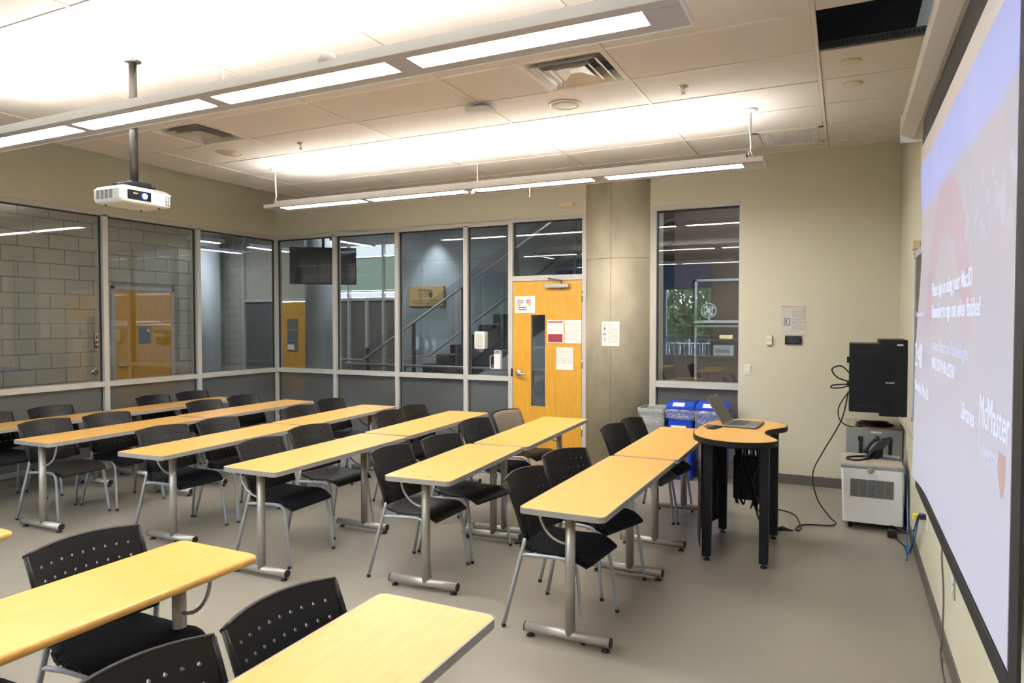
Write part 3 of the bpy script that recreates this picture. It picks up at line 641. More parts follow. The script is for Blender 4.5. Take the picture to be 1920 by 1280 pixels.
sw = empty('light_switch', (-0.911, wp, 1.155), 'white light switch plate on the wall beside the window edge', 'light switch')
B().box(-0.034, 0.034, -0.008, 0, -0.056, 0.056, 0.002).out('plate', 'white', sw); B().box(-0.024, 0.024, -0.014, -0.007, -0.04, 0.036, 0.002).out('rocker', 'offwhite', sw); box('slot', 'darkink', sw, -0.005, 0.012, -0.0145, -0.0138, -0.024, -0.021)
fa = empty('door_contact', (-2.944, YB - 0.012, 3.006), 'small cream detector box on the bulkhead above the door', 'detector')
B().box(-0.095, 0.095, -0.012, 0, -0.03, 0.03, 0.003).out('base_plate', 'cream', fa); B().box(-0.088, -0.03, -0.03, -0.011, -0.018, 0.02, 0.004).box(0.03, 0.088, -0.03, -0.011, -0.018, 0.02, 0.004).box(-0.03, 0.03, -0.022, -0.011, -0.012, 0.014, 0.003).out('detector_cover', 'cream', fa)
# hand sanitiser dispensers on the glass
h1 = empty('soap_dispenser', (-4.065, YB + 0.04, 1.415), 'boxy white hand sanitiser dispenser fixed to the glass left of the door, upper one', 'dispenser')
B().box(-0.085, 0.06, -0.10, 0.0, -0.10, 0.115, 0.014).out('case', 'white', h1); B().box(-0.062, 0.035, -0.106, -0.098, -0.07, 0.09, 0.006).out('window', mat('dispenser_window', (0.50, 0.52, 0.44), 0.3), h1); B().lathe([(0.012, -0.14), (0.03, -0.12), (0.045, -0.10)], (-0.01, -0.05, 0), 12).out('nozzle', 'greyplastic', h1)
h2 = empty('soap_dispenser', (-3.865, YB + 0.04, 1.175), 'slim white sanitiser bottle holder with wire lever on the glass, lower one', 'dispenser')
B().box(-0.03, 0.06, -0.06, 0.0, -0.105, 0.125, 0.006).out('case', 'white', h2); box('brand_label', cols['b'], h2, -0.022, 0.053, -0.0615, -0.0605, 0.085, 0.118)
text('Purell', 0.028, (-0.018, -0.062, 0.092), '-y', 'white', h2, width=0.06)
B().tube([(-0.02, -0.03, 0.06), (-0.075, -0.045, 0.06), (-0.085, -0.05, 0.04), (-0.085, -0.05, -0.09), (-0.06, -0.045, -0.105), (-0.02, -0.03, -0.105)], 0.005, 6).out('wire_lever', 'white', h2)

# ------------------------------------------------------------------ tables
TZ = 0.715; TW = 0.455
LEGC = {}
def table(xn, yn, xf, yf, ln, lf, label, wood=False, brace=-1, group='training tables in rows'):
    L = math.hypot(xf - xn, yf - yn); ang = math.atan2(-(xf - xn), yf - yn)
    t = empty('training_table', ((xn + xf) / 2, (yn + yf) / 2, 0), label, 'table', group, ang)
    h = L / 2 - 0.002; o = rrect(-TW / 2 + 0.006, TW / 2 - 0.006, -h + 0.006, h - 0.006, 0.03); o2 = rrect(-TW / 2, TW / 2, -h, h, 0.035)
    if wood:
        b = B(); rings = []
        for ins, z in ((0.012, TZ - 0.032), (0.003, TZ - 0.026), (0.0, TZ - 0.016), (0.003, TZ - 0.005), (0.010, TZ)):
            rings.append([b.bm.verts.new((a, c, z)) for a, c in rrect(-TW / 2 + ins, TW / 2 - ins, -h + ins, h - ins, 0.035)])
        n = len(rings[0])
        for i in range(4):
            for k in range(n):
                f = b.bm.faces.new((rings[i][k], rings[i][(k + 1) % n], rings[i + 1][(k + 1) % n], rings[i + 1][k])); f.smooth = True
        b.bm.faces.new(rings[0]); b.bm.faces.new(rings[-1]); b.out('tabletop', 'wood', t)
    else:
        B().prism(o, TZ - 0.029, TZ).out('tabletop', 'wood', t)
        b = B(); b.ring(o2, o, TZ - 0.03, TZ - 0.0005); b.out('edge_band', 'edge', t)
    for k, y in enumerate((-h + ln, h - lf)):
        key = brace
        if key in LEGC:
            lg = new_obj('leg', LEGC[key]['leg'], t, (0, y, 0))
            for nm in ('brace', 'end_cap', 'end_cap2', 'glide', 'glide2', 'top_plate'): 
                c = new_obj(nm.rstrip('2'), LEGC[key][nm], lg)
        else:
            d = LEGC.setdefault(key, {})
            lg = B().tube([(0, 0, 0.05), (0, 0, TZ - 0.03)], 0.0265, 18).tube([(-0.25, 0, 0.046), (0.215, 0, 0.046)], 0.0255, 16).out('leg', 'steel', t, (0, y, 0)); d['leg'] = lg.data
            def part(nm, bb, m): 
                c = bb.out(nm.rstrip('2'), m, lg); d[nm] = c.data
            part('top_plate', B().box(-0.16, 0.16, -0.03, 0.03, TZ - 0.036, TZ - 0.029), 'blackmetal')
            s = brace
            part('brace', B().tube([(s * (0.02 + 0.155 * math.cos(R(a))), 0, TZ - 0.03 - 0.17 * math.sin(R(a))) for a in range(0, 91, 10)], 0.0075, 8), 'steel')
            part('end_cap', B().lathe([(0.0262, 0.214), (0.0262, 0.219), (0.02, 0.222)], (0, 0, 0.046), 16, 'x'), 'rubber'); part('end_cap2', B().lathe([(0.02, -0.257), (0.0262, -0.254), (0.0262, -0.249)], (0, 0, 0.046), 16, 'x'), 'rubber')
            part('glide', B().lathe([(0.022, 0.0), (0.020, 0.008), (0.007, 0.012), (0.007, 0.024)], (0.19, 0, 0), 14), 'rubber'); part('glide2', B().lathe([(0.022, 0.0), (0.020, 0.008), (0.007, 0.012), (0.007, 0.024)], (-0.22, 0, 0), 14), 'rubber')
    return t
ROWN = ['front row by the lectern', 'second row', 'third row', 'fourth row', 'fifth row', 'sixth row by the left glass']
TB = [(-1.255, 3.147, -1.248, 4.67, .145, .30, 0, 0), (-1.24, 4.69, -1.25, 6.165, .31, .12, 0, 1),
      (-2.304, 3.456, -2.383, 4.665, .125, .04, 1, 0), (-2.361, 4.685, -2.455, 6.32, .09, .2, 1, 1),
      (-3.402, 3.205, -3.43, 4.705, .11, .29, 2, 0), (-3.443, 4.733, -3.527, 6.307, .34, .2, 2, 1),
      (-4.502, 3.247, -4.573, 4.805, .29, .2, 3, 0), (-4.585, 4.82, -4.697, 6.348, .2, .2, 3, 1),
      (-5.73, 3.222, -5.795, 4.756, .09, .2, 4, 0), (-5.811, 4.782, -5.866, 6.347, .2, .2, 4, 1),
      (-6.81, 3.15, -6.83, 4.67, .24, .2, 5, 0), (-6.825, 4.69, -6.85, 6.23, .2, .2, 5, 1)]
for xn, yn, xf, yf, ln, lf, r, e in TB:
    lab = 'narrow maple table with grey edge, %s table of the %s' % (('near', 'far')[e], ROWN[r])
    table(xn, yn, xf, yf, ln, lf, lab, False, 1 if (r == 4 and e == 0) else -1)
NG = 'foreground tables'
table(-1.205, 0.42, -1.215, 1.953, .2, .2, 'maple table with grey edge in the bottom centre foreground', False, -1, NG)
table(-2.35, 0.50, -2.343, 2.06, .2, .2, 'maple table with rounded wooden edge in the bottom left foreground', True, 1, NG)
table(-3.55, 0.28, -3.575, 1.815, .2, .2, 'maple table whose wooden corner just enters the left picture edge', True, 1, NG)
tag(box('tape_mark', 'darkink', None, -2.335, -2.30, 3.56, 3.568, TZ + 0.0002, TZ + 0.0008), 'small dark mark on the near table of the second row', 'mark')
rt = bpy.data.objects['tape_mark']; rt.location = (0.06, -0.03, 0)
tag(B().lathe([(0.011, 0), (0.011, -0.001)], (0, 0, 0), 12, 'y').out('red_sticker', 'red', None, (-4.49, 3.60, 0.66)), 'tiny red dot sticker on a silver table post in the fourth row', 'sticker')

# ------------------------------------------------------------------ chairs
def back_pt(u, v, off):
    w = 0.42 + 0.03 * v; z = 0.475 + (0.325 - 0.014 * u * u) * v - 0.02 * (1 - v) * (1 - u * u) * 1.0
    x = -0.125 - 0.105 * v - 0.02 * v * v - 0.048 * (1 - u * u) + off
    return Vector((x, u * w / 2, z))
def perforated_back(t, m='black', holes=True):
    b = B(); TH = 0.009
    nc, nr = 9, 5
    us = [-1.0] + [-0.86 + 1.72 * k / nc for k in range(nc + 1)] + [1.0]; vsx = [0.0] + [0.14 + 0.76 * k / nr for k in range(nr + 1)] + [0.965, 1.0]
    cache = {}
    def V(u, v, s):
        k = (round(u, 5), round(v, 5), s)
        if k not in cache:
            th = TH * (1 if v < 0.93 else 1.6); cache[k] = b.bm.verts.new(back_pt(u, v, s * th / 2))
        return cache[k]
    for i in range(len(us) - 1):
        for j in range(len(vsx) - 1):
            u0, u1, v0, v1 = us[i], us[i + 1], vsx[j], vsx[j + 1]
            hole = holes and 1 <= i <= nc and 1 <= j <= nr
            if not hole:
                for s in (-1, 1):
                    f = b.bm.faces.new((V(u0, v0, s), V(u1, v0, s), V(u1, v1, s), V(u0, v1, s))); f.smooth = True
            else:
                uc, vc = (u0 + u1) / 2, (v0 + v1) / 2; ru = 0.006 / 0.215; rv = 0.006 / 0.32
                corners = [(u0, v0), (u1, v0), (u1, v1), (u0, v1)]; hp = [(uc + ru * math.cos(R(a)), vc + rv * math.sin(R(a))) for a in range(-135, 225, 45)]
                H = {}; HW_ = {}
                for s in (-1, 1):
                    H[s] = [b.bm.verts.new(back_pt(a, c, s * TH / 2)) for a, c in hp]; HW_[s] = [b.bm.verts.new(back_pt(a, c, s * TH / 2)) for a, c in hp]
                    cv = [V(a, c, s) for a, c in corners]
                    for q in range(4):
                        f = b.bm.faces.new((cv[q], cv[(q + 1) % 4], H[s][(2 * q + 2) % 8], H[s][2 * q + 1], H[s][2 * q])); f.smooth = True
                for k in range(8): b.bm.faces.new((HW_[-1][k], HW_[-1][(k + 1) % 8], HW_[1][(k + 1) % 8], HW_[1][k]))
    rim = [(u, 0.0) for u in us] + [(1.0, v) for v in vsx[1:]] + [(u, 1.0) for u in us[::-1][1:]] + [(-1.0, v) for v in vsx[::-1][1:-1]]
    for k in range(len(rim)):
        a, c = rim[k], rim[(k + 1) % len(rim)]
        b.bm.faces.new([b.bm.verts.new(back_pt(*q)) for q in ((*a, -TH / 2), (*c, -TH / 2), (*c, TH / 2), (*a, TH / 2))])
    for sy in (-1, 1):
        b.tube([back_pt(sy, v, 0) + Vector((0, -sy * 0.004, 0)) for v in (0.0, 0.25, 0.5, 0.75, 1.0)], [0.0165, 0.015, 0.012, 0.010, 0.008], 8)
    b.tube([back_pt(-1 + 2 * k / 12, 1.0, -0.002) for k in range(13)], 0.0085, 6)
    return b.out('backrest', m, t)
def seat_z(x, y):
    z = 0.445 - 0.010 * math.exp(-((x + 0.02) / 0.12) ** 2) * (1 - (y / 0.22) ** 2)
    if x > 0.12: z -= 0.045 * ((x - 0.12) / 0.12) ** 2
    if x < -0.12: z += 0.012 * ((-0.12 - x) / 0.09)
    z -= 0.010 * (abs(y) / 0.215) ** 3 * math.exp(-((x - 0.0) / 0.1) ** 2)
    return z
def seat(t, kind):
    b = B(); th = 0.035 if kind != 'plastic' else 0.010; nx, ny = 12, 12
    def hw(x): return 0.163 + 0.045 * min(1, max(0, (x + 0.20) / 0.16)) ** 0.6 - 0.02 * max(0, (x - 0.15) / 0.09)
    def P(u, v, top):
        x = -0.195 + 0.43 * u; y = (2 * v - 1) * hw(x); e = max(abs(2 * u - 1), abs(2 * v - 1)); bev = 0 if kind == 'plastic' else 0.016 * max(0, (e - 0.8) / 0.2) ** 2
        z = seat_z(x, y) + (0.012 if kind != 'plastic' else 0)
        return (x, y, z - bev if top else z - th + bev * 0.3)
    T = [[b.bm.verts.new(P(i / nx, j / ny, True)) for j in range(ny + 1)] for i in range(nx + 1)]
    U = [[b.bm.verts.new(P(i / nx, j / ny, False)) for j in range(ny + 1)] for i in range(nx + 1)]
    for G in (T, U):
        for i in range(nx):
            for j in range(ny):
                f = b.bm.faces.new((G[i][j], G[i + 1][j], G[i + 1][j + 1], G[i][j + 1])); f.smooth = True
    for i in range(nx):
        b.bm.faces.new((T[i][0], T[i + 1][0], U[i + 1][0], U[i][0])); b.bm.faces.new((T[i][ny], T[i + 1][ny], U[i + 1][ny], U[i][ny]))
        b.bm.faces.new((T[0][i], T[0][i + 1], U[0][i + 1], U[0][i])); b.bm.faces.new((T[nx][i], T[nx][i + 1], U[nx][i + 1], U[nx][i]))
    s = b.out('seat', {'plastic': 'black', 'fabric': 'fabric', 'charcoal': 'charcoal'}[kind], t)
    if kind != 'plastic':
        b2 = B(); b2.grid(lambda u, v: (-0.19 + 0.415 * u, (2 * v - 1) * (hw(-0.19 + 0.415 * u) + 0.002), seat_z(-0.19 + 0.415 * u, 0.1) - 0.027), 8, 4)
        o = b2.out('seat_shell', 'black', s); o.modifiers.new('s', 'SOLIDIFY').thickness = 0.008
def make_chair(kind, back='black'):
    t = empty('stacking_chair', (0, 0, -50), 'prototype', 'chair')
    seat(t, kind)
    bk = perforated_back(t) if back == 'black' else perforated_back(t, 'black', False)
    if back == 'brown':
        b = B(); b.grid(lambda u, v: back_pt(-0.97 + 1.94 * u, 0.1 + 0.885 * v, 0.016 + 0.006 * math.sin(math.pi * u) ** 0.5 * math.sin(math.pi * v) ** 0.5), 12, 8); b.out('back_pad', 'brown_fabric', bk).modifiers.new('s', 'SOLIDIFY').thickness = -0.012
    for s in (-1, 1):
        l = B().tube([(-0.24, s * 0.255, 0.012), (-0.185, s * 0.236, 0.25), (-0.135, s * 0.217, 0.46), (-0.128, s * 0.213, 0.49)], [0.0105, 0.0115, 0.0115, 0.011], 10).out('leg', 'chairleg', t)
        B().lathe([(0.011, 0.0), (0.0125, 0.004), (0.012, 0.018)], (-0.2405, s * 0.2555, 0), 10).out('foot_cap', 'rubber', l)
        l = B().tube(smoothpath([(-0.148, s * 0.222, 0.40), (-0.06, s * 0.208, 0.405), (0.06, s * 0.205, 0.412), (0.13, s * 0.206, 0.410), (0.165, s * 0.208, 0.385), (0.18, s * 0.211, 0.33), (0.205, s * 0.222, 0.15), (0.222, s * 0.228, 0.012)], 3), 0.0105, 10).out('leg', 'chairleg', t)
        B().lathe([(0.011, 0.0), (0.0125, 0.004), (0.012, 0.018)], (0.222, s * 0.228, 0), 10).out('foot_cap', 'rubber', l)
    B().tube([(-0.08, -0.208, 0.405), (-0.08, 0.208, 0.405)], 0.009, 8).tube([(0.10, -0.206, 0.400), (0.10, 0.206, 0.400)], 0.009, 8).out('seat_frame', 'chairleg', t)
    return t
protos = {'plastic': make_chair('plastic'), 'fabric': make_chair('fabric'), 'charcoal': make_chair('charcoal'), 'brown': make_chair('plastic', 'brown')}
KL = {'plastic': 'black perforated chair with a bare plastic seat', 'fabric': 'black perforated chair with a dark wavy fabric seat', 'charcoal': 'black perforated chair with a charcoal woven seat', 'brown': 'chair with a brown-grey fabric back and black plastic seat'}
CH = [(-1.63, 3.585, -5, 'fabric', 'nearest chair of the front row'), (-1.65, 4.25, -18, 'fabric', 'second chair of the front row'),
      (-1.70, 5.48, -8, 'plastic', 'third chair of the front row, by the column'), (-1.67, 5.91, -8, 'fabric', 'furthest chair of the front row'),
      (-2.76, 3.86, -1, 'plastic', 'nearest chair of the second row'), (-2.70, 4.41, -9, 'plastic', 'second chair of the second row'),
      (-2.89, 5.28, -6, 'fabric', 'third chair of the second row'), (-2.93, 5.96, -10, 'brown', 'furthest chair of the second row, before the door'),
      (-3.80, 3.71, 1.3, 'fabric', 'nearest chair of the third row'), (-3.93, 4.37, -3.2, 'plastic', 'second chair of the third row'),
      (-3.90, 5.42, 0, 'plastic', 'third chair of the third row'), (-3.93, 5.87, -2.6, 'plastic', 'furthest chair of the third row'),
      (-4.98, 3.82, -3, 'fabric', 'nearest chair of the fourth row'), (-4.95, 4.34, 1.4, 'fabric', 'second chair of the fourth row'),
      (-4.94, 5.34, 2.8, 'plastic', 'third chair of the fourth row'), (-5.09, 5.98, 0, 'plastic', 'furthest chair of the fourth row'),
      (-6.22, 3.63, 4.2, 'charcoal', 'nearest chair of the fifth row'), (-6.18, 4.16, -0.8, 'fabric', 'second chair of the fifth row'),
      (-6.22, 5.28, 0, 'fabric', 'third chair of the fifth row'), (-6.25, 5.85, -2.2, 'plastic', 'furthest chair of the fifth row'),
      (-7.16, 3.66, 3, 'fabric', 'nearest chair of the last row, cut by the left picture edge'), (-7.17, 4.24, 3.8, 'plastic', 'second chair of the last row'),
      (-7.17, 5.38, 4, 'plastic', 'third chair of the last row, against the left glass'), (-7.17, 5.91, 0.6, 'plastic', 'furthest chair of the last row, against the left glass'),
      (-1.54, 1.60, -2.9, 'plastic', 'at the bottom centre behind the foreground table'), (-1.56, 1.12, -3, 'plastic', 'lowest in the picture, mostly cut by the bottom edge'),
      (-2.69, 1.72, -2, 'fabric', 'behind the bottom left foreground table, its seat in full view'), (-2.76, 1.14, 2, 'fabric', 'at the lower left corner, cut by the picture edge')]
first = {}
for x, y, a, kd, where in CH:
    ar = R(a); loc = (x + 0.24 * math.cos(ar), y + 0.24 * math.sin(ar), 0)
    if kd == 'plastic' and x > -1.6 and y < 2: lab = 'black perforated chair back ' + where
    else: lab = KL[kd] + ', ' + where
    lab = ' '.join(lab.split()[:16])
    if kd not in first:
        first[kd] = 1; p = protos[kd]; p.location = loc; p.rotation_euler = (0, 0, ar); p['label'] = lab; p['group'] = 'stacking chairs at the tables'
    else: copy_tree(protos[kd], loc, ar, lab, 'stacking chairs at the tables')

# ------------------------------------------------------------------ lectern with kidney top
LZ = 0.865
le = empty('lectern', (-0.67, 5.25, 0), 'tall black-legged lectern with kidney-shaped maple top and black rim', 'lectern')
def kid():
    P = [(-0.985, 5.20), (-0.975, 5.02), (-0.92, 4.86), (-0.82, 4.75), (-0.69, 4.70), (-0.56, 4.71), (-0.455, 4.77), (-0.395, 4.86), (-0.405, 4.95), (-0.46, 5.06), (-0.50, 5.18), (-0.495, 5.32), (-0.445, 5.43), (-0.395, 5.52), (-0.385, 5.63), (-0.43, 5.74), (-0.52, 5.83), (-0.65, 5.88), (-0.78, 5.85), (-0.89, 5.74), (-0.955, 5.58), (-0.98, 5.40)]
    Q = P + P[:3]; out = smoothpath([(a, b, 0) for a, b in P[-1:] + P + P[:2]], 4)
    k = 4; return [(v.x + 0.67, v.y - 5.25) for v in out[k:-1 - k]]
K = kid()
def inset(P, d):
    n = len(P); o = []
    for i in range(n):
        a, b, c = Vector(P[i - 1]), Vector(P[i]), Vector(P[(i + 1) % n]); t = (c - a).normalized(); o.append((b.x - t.y * d, b.y + t.x * d))
    return o
B().prism(inset(K, 0.008), LZ - 0.035, LZ).out('worktop', 'wood', le)
B().ring(inset(K, 0.0), inset(K, 0.0085), LZ - 0.037, LZ - 0.001).out('black_rim', 'black', le)
for lx, ly, r in ((-0.85, 4.885, 0), (-0.475, 4.885, 0), (-0.85, 5.59, 0), (-0.475, 5.585, 0)):
    l = B().box(lx + 0.67 - 0.03, lx + 0.67 + 0.03, ly - 5.25 - 0.03, ly - 5.25 + 0.03, 0.03, LZ - 0.037, 0.008, 3).out('leg', 'blackmetal', le)
    B().lathe([(0.022, 0.0), (0.022, 0.010), (0.008, 0.014), (0.008, 0.032)], (lx + 0.67, ly - 5.25, 0), 14).out('levelling_foot', 'rubber', l)
ps = B(); ps.grid(lambda u, v: (-0.215 - 0.075 * math.sin(math.pi * u), -0.42 + 0.78 * u, 0.10 + (LZ - 0.14) * v), 20, 2)
o = ps.out('curved_modesty_panel', 'perf', le); o.modifiers.new('s', 'SOLIDIFY').thickness = 0.003
box('cable_trough', 'blackmetal', le, -0.16, 0.16, 0.10, 0.30, LZ - 0.16, LZ - 0.05, 0.01)
box('grommet_box', 'keys', le, -0.275, -0.20, 0.03, 0.16, LZ - 0.001, LZ + 0.003, 0.001); 
cbl = B()
rnd = random.Random(3)
for k in range(16):
    x0, y0 = -0.14 + rnd.random() * 0.2, 0.26 + rnd.random() * 0.22
    cbl.tube(smoothpath([(x0, y0, LZ - 0.08), (x0 + rnd.uniform(-.03, .05), y0 + rnd.uniform(-.04, .05), 0.6), (x0 + rnd.uniform(-.03, .06), y0 + rnd.uniform(-.05, .05), 0.4), (x0 + rnd.uniform(0, .09), y0 + rnd.uniform(-.05, .05), 0.22 + rnd.random() * 0.1)], 4), rnd.choice((0.006, 0.009, 0.012)), 6)
cbl.out('cable_bundle', 'black', le)
box('power_bar', 'blackmetal', le, -0.10, 0.10, 0.30, 0.42, 0.28, 0.62, 0.015)
dg = B()
for k in range(5):
    dg.tube(smoothpath([(0.04 + 0.01 * k, 0.36, 0.28), (0.08, 0.42, 0.12), (0.12 + 0.03 * k, 0.50 + 0.02 * k, 0.012), (0.24 + 0.02 * k, 0.66 - 0.02 * k, 0.012)], 5), 0.006, 6)
dg.out('floor_cables', 'black', le)
# laptop
lp = empty('laptop', (-0.69, 5.50, LZ), 'open silver laptop standing on the lectern top', 'laptop', None, R(-4))
B().box(-0.115, 0.125, -0.165, 0.165, 0.004, 0.016, 0.003).out('base', 'laptop', lp); box('keyboard', 'keys', lp, -0.085, 0.03, -0.14, 0.14, 0.0162, 0.0175); box('trackpad', 'laptop', lp, 0.045, 0.115, -0.05, 0.05, 0.016, 0.0168)
for k in range(5): box('key_row', 'grille', lp, -0.080 + k * 0.022, -0.062 + k * 0.022, -0.135, 0.135, 0.0175, 0.0188)
d = B().box(-0.006, 0.002, -0.165, 0.165, 0.0, 0.235, 0.002).xf(Matrix.Translation((-0.113, 0, 0.018)) @ Matrix.Rotation(R(-33), 4, 'Y')).out('lid', 'laptop', lp)
B().box(0.002, 0.0035, -0.155, 0.155, 0.012, 0.225).xf(Matrix.Translation((-0.113, 0, 0.018)) @ Matrix.Rotation(R(-33), 4, 'Y')).out('display', 'lapscreen', d)
ph = empty('notebook', (-0.865, 5.27, LZ), 'dark phone lying beside the cable flap on the lectern', 'phone', None, R(-15))
B().box(-0.03, 0.03, -0.075, 0.075, 0.0, 0.009, 0.003).out('body', 'black', ph); ph.name = 'mobile_phone'
box('glass_face', 'tv', ph, -0.027, 0.027, -0.07, 0.07, 0.009, 0.0096)

# ------------------------------------------------------------------ bins
def bin_(name, x0, x1, m, label, lid, bag, yf=7.20, yb=7.54, h=0.735):
    t = empty(name, ((x0 + x1) / 2, (yf + yb) / 2, 0), label, 'bin', 'waste bins by the window'); w = (x1 - x0) / 2; dd = (yb - yf) / 2
    b = B(); rings = []
    for k, z in ((0.80, 0.0), (0.82, 0.02), (0.95, h - 0.05), (1.0, h - 0.045), (1.0, h), (0.96, h), (0.94, h - 0.06), (0.80, 0.03)):
        rings.append([b.bm.verts.new((a, c + (0.02 if z < 0.03 else 0), z)) for a, c in rrect(-w * k, w * k, -dd * k, dd * k, 0.03)])
    n = len(rings[0])
    for i in range(len(rings) - 1):
        for k in range(n): b.bm.faces.new((rings[i][k], rings[i][(k + 1) % n], rings[i + 1][(k + 1) % n], rings[i + 1][k]))
    b.bm.faces.new(rings[0]); b.bm.faces.new(rings[-1]); b.out('tub', m, t)
    r2 = random.Random(int(abs(x0) * 100)); bg = B(); pr = rrect(-w * 1.03, w * 1.03, -dd * 1.03, dd * 1.03, 0.03, 6); rows = []; nn = len(pr)
    for j, (z, k) in enumerate(((h - bag, 1.0), (h - bag * 0.7, 1.03), (h - bag * 0.35, 1.0), (h - 0.02, 1.05), (h + 0.008, 1.0), (h - 0.05, 0.9))):
        rows.append([bg.bm.verts.new((a * k + r2.uniform(-1, 1) * 0.006, c * k + r2.uniform(-1, 1) * 0.006, z + r2.uniform(-1, 1) * (0.02 if j < 3 else 0.002))) for a, c in pr])
    for i in range(len(rows) - 1):
        for k in range(nn): bg.bm.faces.new((rows[i][k], rows[i][(k + 1) % nn], rows[i + 1][(k + 1) % nn], rows[i + 1][k]))
    bg.out('bag', 'bagfilm', t)
    if lid:
        l = B(); L0 = [(-1.03, h + 0.005), (-1.03, h + 0.035), (-0.55, h + 0.075), (0.6, h + 0.085), (1.03, h + 0.05), (1.03, h + 0.005)]
        l.prism([(a * dd, z) for a, z in L0], -w * 1.03, w * 1.03, 'x'); bmesh.ops.bevel(l.bm, geom=list(l.bm.edges), offset=0.008, segments=2, affect='EDGES')
        lo = l.out('lid', 'blue', t)
        if lid == 1: box('slot', 'grille', lo, -w * 0.35, w * 0.75, dd * 0.0, dd * 0.35, h + 0.076, h + 0.0845)
        else: B().lathe([(0.05, h + 0.078), (0.05, h + 0.086), (0.04, h + 0.087)], (w * 0.1, dd * 0.1, 0), 20).out('round_opening', 'grille', lo)
        lb = B().box(-w * 0.55, w * 0.30, -0.001, 0.001, -0.034, 0.034).xf(Matrix.Translation((0, -dd * 0.80, h + 0.0565)) @ Matrix.Rotation(R(-62), 4, 'X')); lb.out('lid_label', 'paper', lo)
        fl = box('front_label', 'paper', t, -w * 0.65, w * 0.45, -dd * 0.97 - 0.004, -dd * 0.97, h - 0.33, h - 0.16); box('red_icon', 'red', fl, -0.02, 0.0, -dd * 0.97 - 0.005, -dd * 0.97 - 0.004, h - 0.25, h - 0.22)
    return t
bag = mat('bag_film', (0.55, 0.56, 0.60), 0.25, bump=0.5, nscale=20, bscale=14); 
bt = bag.node_tree; pn = bt.nodes['Principled BSDF']; tr = bt.nodes.new('ShaderNodeBsdfTransparent'); mi = bt.nodes.new('ShaderNodeMixShader'); nz = bt.nodes.new('ShaderNodeTexNoise'); nz.inputs['Scale'].default_value = 9
rp = bt.nodes.new('ShaderNodeMapRange'); rp.inputs[1].default_value = 0.35; rp.inputs[2].default_value = 0.7; rp.inputs[3].default_value = 0.18; rp.inputs[4].default_value = 0.6
bt.links.new(nz.outputs[0], rp.inputs[0]); bt.links.new(rp.outputs[0], mi.inputs[0]); bt.links.new(tr.outputs[0], mi.inputs[1]); bt.links.new(pn.outputs[0], mi.inputs[2]); bt.links.new(mi.outputs[0], bt.nodes['Material Output'].inputs[0])
M['bagfilm'] = bag
bin_('waste_bin', -1.975, -1.70, 'greybin', 'open grey bin lined with a clear bag beside the column', 0, 0.20)
bin_('recycling_bin', -1.675, -1.395, 'blue', 'blue recycling bin with lidded slot, left of the two blue ones', 1, 0.09)
bin_('recycling_bin', -1.375, -1.065, 'blue', 'blue recycling bin with baggy clear liner, right of the two blue ones', 2, 0.27)

# ------------------------------------------------------------------ corner equipment
rk = empty('equipment_rack', (0.25, 6.85, 0.9), 'black wall-mounted equipment cabinet in the back right corner', 'cabinet')
B().box(-0.215, 0.075, -0.27, 0.25, -0.015, 0.565, 0.003).out('swing_body', 'blackmetal', rk)
B().box(0.015, 0.215, -0.29, 0.30, -0.04, 0.60, 0.003).out('wall_body', 'blackmetal', rk)
dd_ = box('side_panel', 'blackmetal', rk, -0.21, 0.072, -0.297, -0.27, -0.005, 0.545)
for z in (0.04, 0.50):
    v = B()
    for k in range(14): v.box(-0.16 + k * 0.0135, -0.152 + k * 0.0135, -0.299, -0.296, z - 0.013, z + 0.013)
    v.out('vent_slots', 'rubber', dd_)
B().box(0.055, 0.125, -0.305, -0.291, 0.235, 0.252, 0.003).out('latch', 'chrome', rk); B().tube([(0.075, -0.30, 0.345), (0.095, -0.31, 0.335), (0.085, -0.30, 0.32)], 0.004, 6).out('key_ring', 'rubber', rk)
box('paper_scrap', 'paper', rk, 0.14, 0.185, -0.2915, -0.2905, 0.553, 0.566); box('seam', 'rubber', rk, 0.073, 0.079, -0.2925, -0.289, -0.01, 0.55)
B().box(-0.235, -0.215, -0.22, -0.15, 0.40, 0.45, 0.002).box(-0.232, -0.215, -0.20, -0.13, 0.19, 0.24, 0.002).out('cable_connector', 'rubber', rk)
def cord(name, pts, r, m, label, k=6, cat='cable'): return tag(B().tube(smoothpath(pts, k), r, 8).out(name, m), label, cat)
tag(B().tube(smoothpath([(0.035, 6.70, 1.13), (-0.06, 6.66, 1.17), (-0.10, 6.64, 1.24), (-0.03, 6.64, 1.27), (0.035, 6.7, 1.21)], 6), 0.006, 8).tube(smoothpath([(0.035, 6.7, 1.11), (-0.09, 6.66, 1.10), (-0.10, 6.66, 1.075), (-0.02, 6.66, 1.08), (0.035, 6.7, 1.10)], 6), 0.006, 8).out('coiled_cable', 'black'), 'looped black cable ends sticking out of the black cabinet side', 'cable')
cord('floor_cable', [(0.03, 6.68, 1.05), (-0.02, 6.66, 0.80), (-0.16, 6.62, 0.52), (-0.24, 6.56, 0.33), (-0.20, 6.45, 0.14), (-0.10, 6.35, 0.02), (-0.05, 6.22, 0.008), (-0.09, 6.12, 0.008), (-0.22, 6.08, 0.008), (-0.31, 6.02, 0.008), (-0.335, 5.88, 0.008), (-0.31, 5.86, 0.008), (-0.305, 5.98, 0.014), (-0.36, 6.30, 0.008), (-0.45, 6.42, 0.008), (-0.56, 6.42, 0.008), (-0.62, 6.20, 0.02), (-0.64, 5.86, 0.2), (-0.66, 5.72, 0.55)], 0.0055, 'black', 'long black cord from the corner cabinet across the floor to the lectern')
